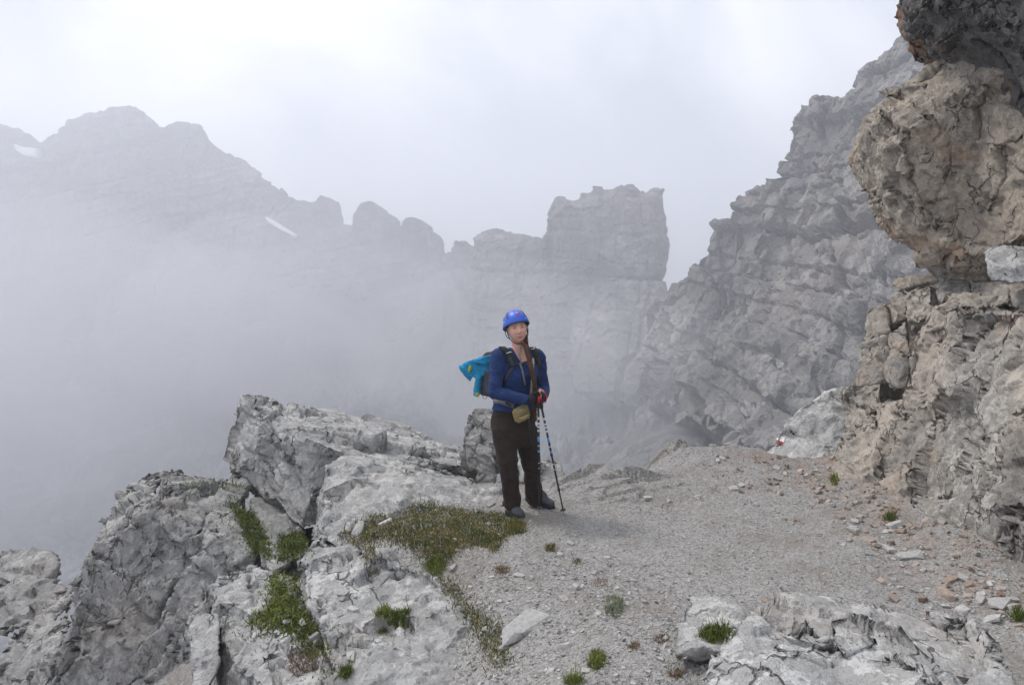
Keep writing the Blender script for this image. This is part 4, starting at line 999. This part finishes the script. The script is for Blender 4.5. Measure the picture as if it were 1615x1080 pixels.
# hair under the helmet and the long plait
bm = bmesh.new(); ball(bm, hd(0, -.016, .026), .084, .090, .108, (hl2, hf, hu2), 20)
tube(bm, [(*hd(.03, -.07, -.02), .035), (*hd(.062, -.045, -.07), .028), (*S(830, 545, 6.13), .022)], 5)
v, f = remesh(bm, .008); v = laplace(v, f, 2)
keep = ((v[f].mean(1) - np.array(HC)) @ np.array(hf)) < .045
arr_obj('hair', v, f[keep], M['hair'], person)
bm = bmesh.new()
pl = spline([S(829, 543, 6.12), S(832, 556, 6.07), S(836, 572, 6.03), S(840, 590, 6.01), S(843, 606, 6.02), S(844, 622, 6.05), S(844, 640, 6.03), S(844.5, 664, 6.03)], 9)
for s in range(3):
    L_ = []
    for k, p in enumerate(pl):
        a = k * .85 + s * 2.094; w = .012 * (1 - .35 * k / len(pl))
        L_.append((p[0] + w * math.cos(a), p[1] + w * .7 * math.sin(a), p[2], .0110 * (1.25 - .7 * k / len(pl))))
    tube(bm, L_, 2, 8)
bm_obj('plait', bm, M['hair'], person)

# ---- jersey
def fold(v, f, amp, sc, seed):
    n = vnormals(v, f); return (v + n * (amp * fbm((v @ rot(25, 20, 0)) / np.array(sc, np.float32), 3, seed, ridged=True))[:, None]).astype(np.float32)
bm = bmesh.new(); loft(bm, [ring(c, LF, FW, a, b, 28) for c, a, b in TR])
for a, e, w in ((RS, RE, RW), (LS, LE, LW)):
    d = (w - e).normalized()
    tube(bm, [(*(a + (TR[6][0] - a) * .35), .072), (*a, .066), (*(a + (e - a) * .35), .062), (*(a + (e - a) * .75), .056), (*e, .053), (*(e + (w - e) * .4), .050), (*(e + (w - e) * .85), .041), (*(w + d * .006), .036)], 5, 16)
v, f = remesh(bm, .0075); v = laplace(v, f, 3); v = fold(v, f, .007, (.20, .20, .075), 3); v = fold(v, f, .002, (.06, .06, .03), 8)
cen = v[f].mean(1); dl = (cen - np.array(TR[7][0])) @ np.array(LF); df = (cen - np.array(TR[7][0])) @ np.array(FW)
zn = S(817, 574, 6.1).z
scoop = (df > .0) & (np.abs(dl) < .088) & (cen[:, 2] > zn + .10 * (np.abs(dl) / .088) ** 3)
top = (cen[:, 2] > S(817, 551, 6.2).z) & (np.abs(dl) < .085)
fk = f[~(scoop | top)]
ed = np.sort(np.concatenate([fk[:, [k, (k + 1) % 4]] for k in range(4)]), 1); eu, ec = np.unique(ed, axis=0, return_counts=True); eb = eu[ec == 1]
for _ in range(14):                                                 # even out the cut edge of the neckline
    s_ = np.zeros_like(v); c_ = np.zeros(len(v))
    for p_, q_ in ((0, 1), (1, 0)): np.add.at(s_, eb[:, p_], v[eb[:, q_]]); np.add.at(c_, eb[:, p_], 1)
    m_ = c_ > 0; v[m_] = v[m_] * .5 + .5 * s_[m_] / c_[m_][:, None]
shirt = arr_obj('jersey', v, fk, M['shirt'], person)
md = shirt.modifiers.new('cloth', 'SOLIDIFY'); md.thickness = .003; md.offset = -1
# ---- trousers
bm = bmesh.new()
loft(bm, [ring(S(811, 630, 6.22), LF, FW, .160, .128, 28), ring(S(811, 643, 6.22), LF, FW, .184, .146, 28), ring(S(810.5, 665, 6.215) + BK * .012, LF, FW, .206, .166, 28), ring(S(811, 688, 6.21), LF, FW, .205, .150, 28), ring(S(812, 702, 6.21), LF, FW, .185, .120, 28)])
for h_, k, a, s in ((RH, RK, RA, -1), (LH, LK, LA, 1)):
    hem = a - UP * .030 + BK * .012
    tube(bm, [(*(h_ + UP * .05), .098), (*(h_ - UP * .03), .102), (*(h_ + (k - h_) * .5), .094), (*k, .079), (*(k + (a - k) * .35), .075), (*(k + (a - k) * .75), .074), (*a, .078), (*hem, .082)], 5, 18)
v, f = remesh(bm, .0085); v = laplace(v, f, 3); v = fold(v, f, .009, (.22, .22, .11), 5); v = fold(v, f, .002, (.08, .08, .05), 9)
arr_obj('trousers', v, f, M['trouser'], person)
# ---- boots
def boot(heel, toe, ankle):
    g = gz((heel + toe) / 2); d = (toe - heel); d.z = 0; L_ = d.length; d.normalize(); s = UP.cross(d); base = Vector((heel.x, heel.y, g))
    bm = bmesh.new(); rg = []
    for t, w, h in ((-.02, .020, .06), (.0, .034, .085), (.15, .040, .10), (.35, .041, .100), (.55, .045, .080), (.75, .050, .066), (.92, .043, .056), (1.0, .028, .046), (1.03, .010, .034)):
        c = base + d * (t * L_); n = 14; r_ = []
        for k in range(n):
            a = 6.2832 * k / n; r_.append(c + s * (w * math.cos(a)) + UP * (.018 + h * .5 + h * .5 * math.sin(a) * (1 if math.sin(a) > 0 else .95)))
        rg.append(r_)
    loft(bm, rg)
    tube(bm, [(*(base + d * .09 + UP * .06), .050), (*(base + d * .08 + UP * .11), .046), (*(ankle - UP * .0), .045)], 3)
    v, f = remesh(bm, .006); v = laplace(v, f, 2)
    b = arr_obj('boot', v, f, M['boot'], person)
    bm = bmesh.new(); out = []
    for t, w in ((-.03, .024), (.03, .038), (.2, .040), (.45, .040), (.75, .053), (.92, .046), (1.01, .030), (1.045, .012)): out.append((t, w))
    pts = [base + d * (t * L_) + s * w for t, w in out] + [base + d * (t * L_) - s * w for t, w in out[::-1]]
    lo = [bm.verts.new(p - UP * .004) for p in pts]; hi = [bm.verts.new(p + UP * .026) for p in pts]; n = len(pts)
    for k in range(n): bm.faces.new((lo[k], lo[(k + 1) % n], hi[(k + 1) % n], hi[k]))
    bm.faces.new(lo[::-1]); bm.faces.new(hi)
    o = bm_obj('sole', bm, M['sole'], person); o.parent = b
    bm = bmesh.new()
    for k in range(4):
        c = base + d * (L_ * (.36 + .10 * k)) + UP * (.122 - .013 * k); tube(bm, [(*(c - s * .026 - UP * .010), .0028), (*c, .0028), (*(c + s * .026 + d * .012 - UP * .010), .0028)], 3, 6)
    o = bm_obj('lace', bm, M['lace'], person); o.parent = b
boot(S(802, 818, 6.24), S(822, 818, 6.02), RA); boot(S(842, 803, 6.47), S(872, 803, 6.34), LA)
# ---- gloves
for w, g, s in ((RW, GR[0], 1), (LW, GR[1], -1)):
    bm = bmesh.new(); hand(bm, w, g, s, .0032, False); v, f = remesh(bm, .0045); v = laplace(v, f, 1)
    gl = arr_obj('glove', v, f, M['glove'], person)
    bm = bmesh.new(); ax = (g[1] - g[0]).normalized(); mid = g[0] + (g[1] - g[0]) * .55; to = (mid - w).normalized()
    add_hull(bm, [tuple(mid + ax * a + to * b + Vector((0, -1, 0)) * c) for a in (-.034, .012) for b in (-.005, .020) for c in (.026, .036)])
    o = bm_obj('patch', bm, M['red'], person); o.parent = gl
# ---- helmet
def brim(a): return .044 * math.cos(a) + .030
def dome(off, nu=44, nv=16, lo=1.0):
    V_, F_ = [], []
    for j in range(nv + 1):
        for i in range(nu):
            a = 6.2832 * i / nu; zb = brim(a); t = j / nv * 1.5708 * lo
            cz = math.cos(t); rr_ = math.sin(t)
            z = zb + (.166 - zb + off) * cz; flare = 1 + .05 * (j / nv) ** 6
            V_.append(hd(math.sin(a) * (.105 + off) * rr_ ** .9 * flare, -.012 + math.cos(a) * (.126 + off) * rr_ ** .9 * flare, z))
    for j in range(nv):
        for i in range(nu): F_.append((j * nu + i, j * nu + (i + 1) % nu, (j + 1) * nu + (i + 1) % nu, (j + 1) * nu + i))
    return np.array(V_), np.array(F_)
v, f = dome(0); helm = arr_obj('helmet', v, f, M['helmet'], person)
md = helm.modifiers.new('shell', 'SOLIDIFY'); md.thickness = .010; md.offset = 0
bm = bmesh.new(); tube(bm, [(*(hd(math.sin(a) * .1105, -.012 + math.cos(a) * .1325, brim(a) - .002)), .0055) for a in np.linspace(0, 6.2832, 40)], 1, 8, smooth=False)
bm_obj('rim', bm, M['black'], person).parent = helm
def dome_pt(az, t, off=0):
    a = R(az); zb = brim(a); return hd(math.sin(a) * (.105 + off) * math.sin(t) ** .9, -.012 + math.cos(a) * (.126 + off) * math.sin(t) ** .9, zb + (.166 - zb + off) * math.cos(t))
def blob(name, az, t, w, h, mat, tall=0.0):
    c = dome_pt(az, t, .004); u = (dome_pt(az + 6, t) - dome_pt(az - 6, t)).normalized(); w_ = (dome_pt(az, t - .08) - dome_pt(az, t + .08)).normalized(); n = u.cross(w_).normalized()
    u2 = u * math.cos(tall) + w_ * math.sin(tall); w2 = w_ * math.cos(tall) - u * math.sin(tall)
    bm = bmesh.new(); ball(bm, c, w, h, .0045, (u2, w2, n), 14); o = bm_obj(name, bm, mat, person); o.parent = helm
for az, t in ((-52, .95), (-100, 1.0), (52, .95), (100, 1.0), (-75, .62), (75, .62)): blob('vent', az, t, .010, .024, M['vent'], R(22) * (1 if az < 0 else -1))
blob('emblem', 8, .88, .0125, .0125, M['red']); blob('emblem', 5, .70, .010, .006, M['white']); blob('emblem', 10, .90, .005, .005, M['black'])
blob('lettering', -78, 1.25, .022, .005, M['white']); blob('lettering', 42, 1.32, .006, .008, M['white'])
# chin straps
def face_path(pts): return [hd(*p) for p in pts]
for s in (1, -1):
    a = face_path([(.091 * s, .030, .050), (.086 * s, .026, -.015), (.080 * s, .024, -.050), (.062 * s, .034, -.085), (.030 * s, .052, -.108), (.0, .060, -.116)])
    q = [Vector(x) for x in spline(a, 4)]; bm = bmesh.new(); ribbon(bm, q, [(x - HC).normalized() for x in q], .014, .004); bm_obj('chin_strap', bm, M['webbing'], person).parent = helm
    a = face_path([(.094 * s, -.055, .010), (.090 * s, -.030, -.045), (.079 * s, .020, -.060)])
    q = [Vector(x) for x in spline(a, 4)]; bm = bmesh.new(); ribbon(bm, q, [(x - HC).normalized() for x in q], .012, .004); bm_obj('chin_strap', bm, M['webbing'], person).parent = helm
bm = bmesh.new(); ball(bm, hd(.004, .066, -.116), .016, .006, .009, (hl2, hf, hu2), 10); bm_obj('buckle', bm, M['black'], person).parent = helm
bm = bmesh.new(); ball(bm, hd(.026, .058, -.110), .008, .005, .007, (hl2, hf, hu2), 10); bm_obj('buckle', bm, M['red'], person).parent = helm
q = [hd(.002, .066, -.12), S(820, 560, 6.06), S(822, 573, 6.03)]; q = [Vector(x) for x in spline(q, 6)]
bm = bmesh.new(); ribbon(bm, q, [Vector((0, -1, .1))] * len(q), .012, .003); bm_obj('strap_end', bm, M['grey_strap'], person).parent = helm

# ---- straps that lie on the jersey: found by following the cloth
def bvh_of(objs):
    V_, F_, n = [], [], 0
    for o in objs:
        a = np.empty(len(o.data.vertices) * 3, np.float32); o.data.vertices.foreach_get('co', a); a = a.reshape(-1, 3) + np.array(person.location)
        V_ += a.tolist(); F_ += [[i + n for i in p.vertices] for p in o.data.polygons]; n += len(a)
    return BVHTree.FromPolygons(V_, F_)
TB = bvh_of([shirt, body, next(o for o in person.children if o.name.startswith('trousers'))])
def on_cloth(px, py, lift):
    d = (Vector(P(px, py, 6)) - Vector((0, 0, H))).normalized(); h = TB.ray_cast(Vector((0, 0, H)), d)
    return (h[0] + h[1] * lift, h[1]) if h[0] else None
def lay(name, path, width, thick, mat, parent, lift=.004, ends=None):
    q = spline([(x, y, 0) for x, y in path], 7); p, n = [], []
    for a in q:
        k = on_cloth(a[0], a[1], lift)
        if k: p.append(k[0]); n.append(k[1])
    if len(p) < 2: return None
    for _ in range(2):
        p = [p[0]] + [(p[i - 1] + p[i] * 2 + p[i + 1]) / 4 for i in range(1, len(p) - 1)] + [p[-1]]
        n = [n[0]] + [((n[i - 1] + n[i] + n[i + 1]) / 3).normalized() for i in range(1, len(n) - 1)] + [n[-1]]
    bm = bmesh.new(); ribbon(bm, p, n, width, thick); return bm_obj(name, bm, mat, parent)

# ---- backpack
PC = TR[4][0] + BK * .262
pack = empty('backpack', PC - UP * .22); tag(pack, 'black hiking backpack worn by the hiker', 'backpack')
bm = bmesh.new(); rg = []
for z, a, b, k in ((-.235, .10, .06, .05), (-.20, .135, .085, .03), (-.08, .155, .105, 0), (.05, .160, .108, 0), (.13, .150, .095, -.01), (.165, .115, .07, -.015), (.175, .06, .04, -.02)):
    c = PC + UP * z + BK * (-k); rg.append([c + LF * (a * abs(math.cos(t)) ** .55 * (1 if math.cos(t) > 0 else -1)) + BK * (b * abs(math.sin(t)) ** .55 * (1 if math.sin(t) > 0 else -1)) for t in np.linspace(0, 6.2832, 28, endpoint=False)])
loft(bm, rg); v, f = remesh(bm, .008); v = laplace(v, f, 3); v = fold(v, f, .008, (.09, .09, .06), 4); arr_obj('bag', v, f, M['packfab'], pack)
bm = bmesh.new(); c = PC - LF * .155 - UP * .09
rg = [ring(c + UP * z, LF, BK, a, b, 16) for z, a, b in ((-.11, .02, .05), (-.07, .045, .085), (.03, .050, .09), (.105, .048, .088), (.11, .040, .08))]
loft(bm, rg); v, f = remesh(bm, .007); v = fold(laplace(v, f, 2), f, .005, (.06, .06, .05), 6); arr_obj('side_pocket', v, f, M['mesh_pocket'], pack)
bm = bmesh.new(); c = PC - LF * .10 - UP * .195 + BK * .085
tube(bm, [(*(c + BK * .018 * math.cos(t) - LF * .010 * math.cos(t) + UP * (.022 * math.sin(t) - .02)), .0028) for t in np.linspace(0, 6.2832, 14)], 1, 6, smooth=False); bm_obj('tool_loop', bm, M['black'], pack)
for path in ([(791, 549), (796, 553), (801, 560), (806, 570), (809, 577)], [(838, 549), (843, 555), (846, 565), (848, 578)]):
    o = lay('shoulder_strap', path, .062, .012, M['pad'], pack)
    w = lay('strap_webbing', path[2:], .030, .016, M['webbing'], pack, .006)
lay('strap_webbing', [(809, 576), (806, 584), (801, 592), (796, 600)], .026, .005, M['webbing'], pack)
lay('strap_webbing', [(848, 576), (850, 588), (850, 600)], .026, .005, M['webbing'], pack)
lay('strap_stripe', [(797, 558), (801, 557.5), (806, 556.5)], .006, .004, M['white'], pack, .020); lay('strap_stripe', [(835, 553), (839, 552.5), (843, 552)], .006, .004, M['white'], pack, .020)
lay('chest_strap', [(808, 573), (816, 574.5), (824, 573.5), (833, 571)], .020, .005, M['webbing'], pack, .010)
lay('strap_end', [(819, 573), (822, 582), (825, 594), (827, 606)], .017, .003, M['grey_strap'], pack, .012)
lay('hip_belt', [(773, 629), (780, 632), (790, 634), (800, 637), (810, 640)], .036, .007, M['grey_strap'], pack, .006)
lay('hip_belt', [(830, 652), (832, 664), (834, 678)], .028, .003, M['webbing'], pack, .012)
# ---- things tied to the pack
def thing_mesh(name, bm, vox, mat, lab, cat, lap=2, folds=None, sub=()):
    v, f = remesh(bm, vox); v = laplace(v, f, lap)
    for F_ in folds or []: v = fold(v, f, *F_)
    lo = v.min(0); org = Vector(((v[:, 0].min() + v[:, 0].max()) / 2, (v[:, 1].min() + v[:, 1].max()) / 2, lo[2]))
    root = empty(name, org); tag(root, lab, cat); return root, arr_obj('fabric', v, f, mat, root)
for k, (px, py, Y, tilt, lab) in enumerate(((769, 594, 6.275, .1, 'clear bottle with a blue cap in the side pocket of the backpack'),)):
    b = S(px, py + 20, Y); root = empty('water_bottle', b); tag(root, lab, 'bottle')
    bm = bmesh.new(); up = (UP + BK * .1).normalized(); tube(bm, [(*(b + up * z), r) for z, r in ((0, .028), (.01, .033), (.06, .033), (.065, .030), (.07, .033), (.12, .033), (.16, .026), (.18, .014), (.19, .014))], 1, 14, smooth=False); bm_obj('flask', bm, M['bottle'], root)
    bm = bmesh.new(); tube(bm, [(*(b + up * z), r) for z, r in ((.185, .017), (.19, .018), (.215, .018), (.218, .015))], 1, 12, smooth=False); bm_obj('cap', bm, M['cap'], root)
JY = 6.26
bm = bmesh.new()
add_hull(bm, [P(*q) for q in ((782,560,JY+.08),(774,560,JY),(760,563,JY-.02),(748,568,JY-.03),(754,592,JY-.03),(766,592,JY-.02),(776,576,JY),(780,572,JY+.14),(766,588,JY+.16),(748,592,JY+.16),(750,568,JY+.2),(774,560,JY+.2))])
add_hull(bm, [P(*q) for q in ((756,565,JY),(740,569,JY-.03),(723,577,JY),(726,582,JY-.03),(744,596,JY-.03),(758,594,JY-.02),(738,586,JY+.12),(750,578,JY+.14))])
add_hull(bm, [P(*q) for q in ((726,583,JY),(732,582,JY-.02),(748,592,JY-.03),(744,603,JY-.01),(739,602,JY),(735,592,JY+.07))])
tube(bm, [pt(758, 588, JY - .01, .036), pt(754, 600, JY - .02, .034), pt(752.5, 612, JY - .02, .030), pt(753, 623, JY - .02, .027)], 4)
jk, _ = thing_mesh('jacket', bm, .0065, M['jacket'], 'cyan rain jacket with lime lining tied to the backpack', 'jacket', 4, [(.014, (.20, .20, .055), 3), (.0025, (.05, .05, .025), 5)])
bm = bmesh.new(); ball(bm, S(753, 622, JY - .046), .019, .006, .022, None, 14); bm_obj('cuff_lining', bm, M['lining'], jk)
bm = bmesh.new(); ball(bm, S(741, 582, JY - .040), .015, .012, .034, (Vector((.9, .2, -.25)).normalized(), Vector((0, 1, 0)), Vector((.25, 0, .95))), 14); bm_obj('cuff_lining', bm, M['lining'], jk)
# ---- camera pouch
pc = S(822, 652, 6.02); pouch = empty('camera_pouch', pc - UP * .06); tag(pouch, 'khaki canvas camera pouch hanging at the hiker\'s waist', 'pouch')
px_ = (Vector((.80, .30, 0)).normalized() * .94 + UP * .34).normalized(); pz_ = (UP * .94 - Vector((.80, .30, 0)).normalized() * .34).normalized(); py_ = px_.cross(pz_)
if py_.y > 0: py_ = -py_
def boxy(name, c, hx_, hy_, hz_, mat, parent, bev=.012):
    bm = bmesh.new(); add_hull(bm, [tuple(c + px_ * a * hx_ + py_ * b * hy_ + pz_ * e * hz_) for a in (-1, 1) for b in (-1, 1) for e in (-1, 1)])
    bmesh.ops.bevel(bm, geom=bm.edges[:], offset=bev, segments=3, affect='EDGES'); return bm_obj(name, bm, mat, parent)
boxy('bag', pc, .066, .036, .060, M['pouch'], pouch, .014); boxy('flap', pc + pz_ * .022 + py_ * .034, .064, .008, .040, M['pouch'], pouch, .006); boxy('pocket', pc - pz_ * .030 + py_ * .036, .046, .008, .022, M['pouch'], pouch, .006)
boxy('badge', pc + pz_ * .034 + py_ * .044, .016, .003, .012, M['buckle'], pouch, .002)
lay('strap', [(838, 566), (837.5, 585), (836, 605), (834, 622)], .022, .003, M['tan_strap'], pouch, .022)
q = [S(806, 641, 6.0), S(801, 637, 6.0), S(797, 634, 6.0)]; bm = bmesh.new(); ribbon(bm, q, [Vector((0, -1, 0))] * 3, .016, .005); bm_obj('clip', bm, M['black'], pouch)
# ---- trekking poles
def pole(grip, tip, lab):
    g0, g1 = grip; tipv = Vector(tip); tipv.z = gz(tipv) - .004; root = empty('trekking_pole', tipv); tag(root, lab, 'trekking pole', 'trekking poles held by the hiker')
    d = (tipv - g0).normalized(); L_ = (tipv - g0).length; at = lambda t: g0 + d * (L_ * t)
    bm = bmesh.new(); tube(bm, [(*g0, .0095), (*at(.44), .0095), (*at(.445), .0080), (*at(.76), .0080), (*at(.765), .0068), (*at(.955), .0062)], 1, 12, smooth=False); bm_obj('shaft', bm, M['pole'], root)
    ax = (g1 - g0).normalized(); bm = bmesh.new(); tube(bm, [(*(g0 - ax * .02), .013), (*g0, .016), (*(g0 + (g1 - g0) * .3), .015), (*(g0 + (g1 - g0) * .7), .0165), (*g1, .019), (*(g1 + ax * .012), .015)], 3, 12); bm_obj('grip', bm, M['black'], root)
    bm = bmesh.new(); tube(bm, [(*at(.95), .006), (*at(.965), .005), (*at(1.0), .002)], 1, 8, smooth=False); bm_obj('tip', bm, M['steel'], root)
    bm = bmesh.new(); c = at(.945); u = d.orthogonal().normalized(); w = d.cross(u)
    loft(bm, [ring(c - d * .010, u, w, .010, .010), ring(c - d * .002, u, w, .024, .024), ring(c + d * .004, u, w, .025, .025), ring(c + d * .008, u, w, .009, .009)]); bm_obj('basket', bm, M['black'], root)
    for t0, t1, m_ in ((.10, .125, 'white'), (.15, .17, 'white'), (.18, .20, 'white'), (.215, .235, 'white'), (.28, .325, 'blue_print'), (.36, .37, 'white'), (.405, .425, 'blue_print'), (.52, .527, 'white'), (.57, .576, 'white')):
        r_ = .0100 if t0 < .44 else .0085; bm = bmesh.new()
        rg = [[at(t) + u * (r_ * math.cos(a)) + w * (r_ * math.sin(a)) for a in np.linspace(0, 6.2832, 12, endpoint=False)] for t in (t0, t1)]
        loft(bm, rg); bm_obj('printed_band', bm, M[m_], root)
    for t in (.44, .762): bm = bmesh.new(); tube(bm, [(*at(t - .012), .011), (*at(t), .012), (*at(t + .012), .010)], 1, 12, smooth=False); bm_obj('lock_collar', bm, M['black'], root)
    a = g1; q = [Vector(x) for x in spline([a, a + Vector((.030, -.012, -.012)), a + Vector((.044, -.014, -.050)), a + Vector((.038, -.012, -.090)), a + Vector((.016, -.010, -.098)), g0 + Vector((0, -.012, .015))], 4)]
    bm = bmesh.new(); ribbon(bm, q, [(x - (g0 + g1) / 2).normalized() for x in q], .018, .003); bm_obj('wrist_strap', bm, M['red' if 'slanting' in lab else 'black'], root)
pole(GR[0], P(851, 818, 6.14), 'upright black trekking pole in front of the hiker\'s left leg')
pole(GR[1], P(890, 818, 6.14), 'slanting black trekking pole planted right of the hiker')
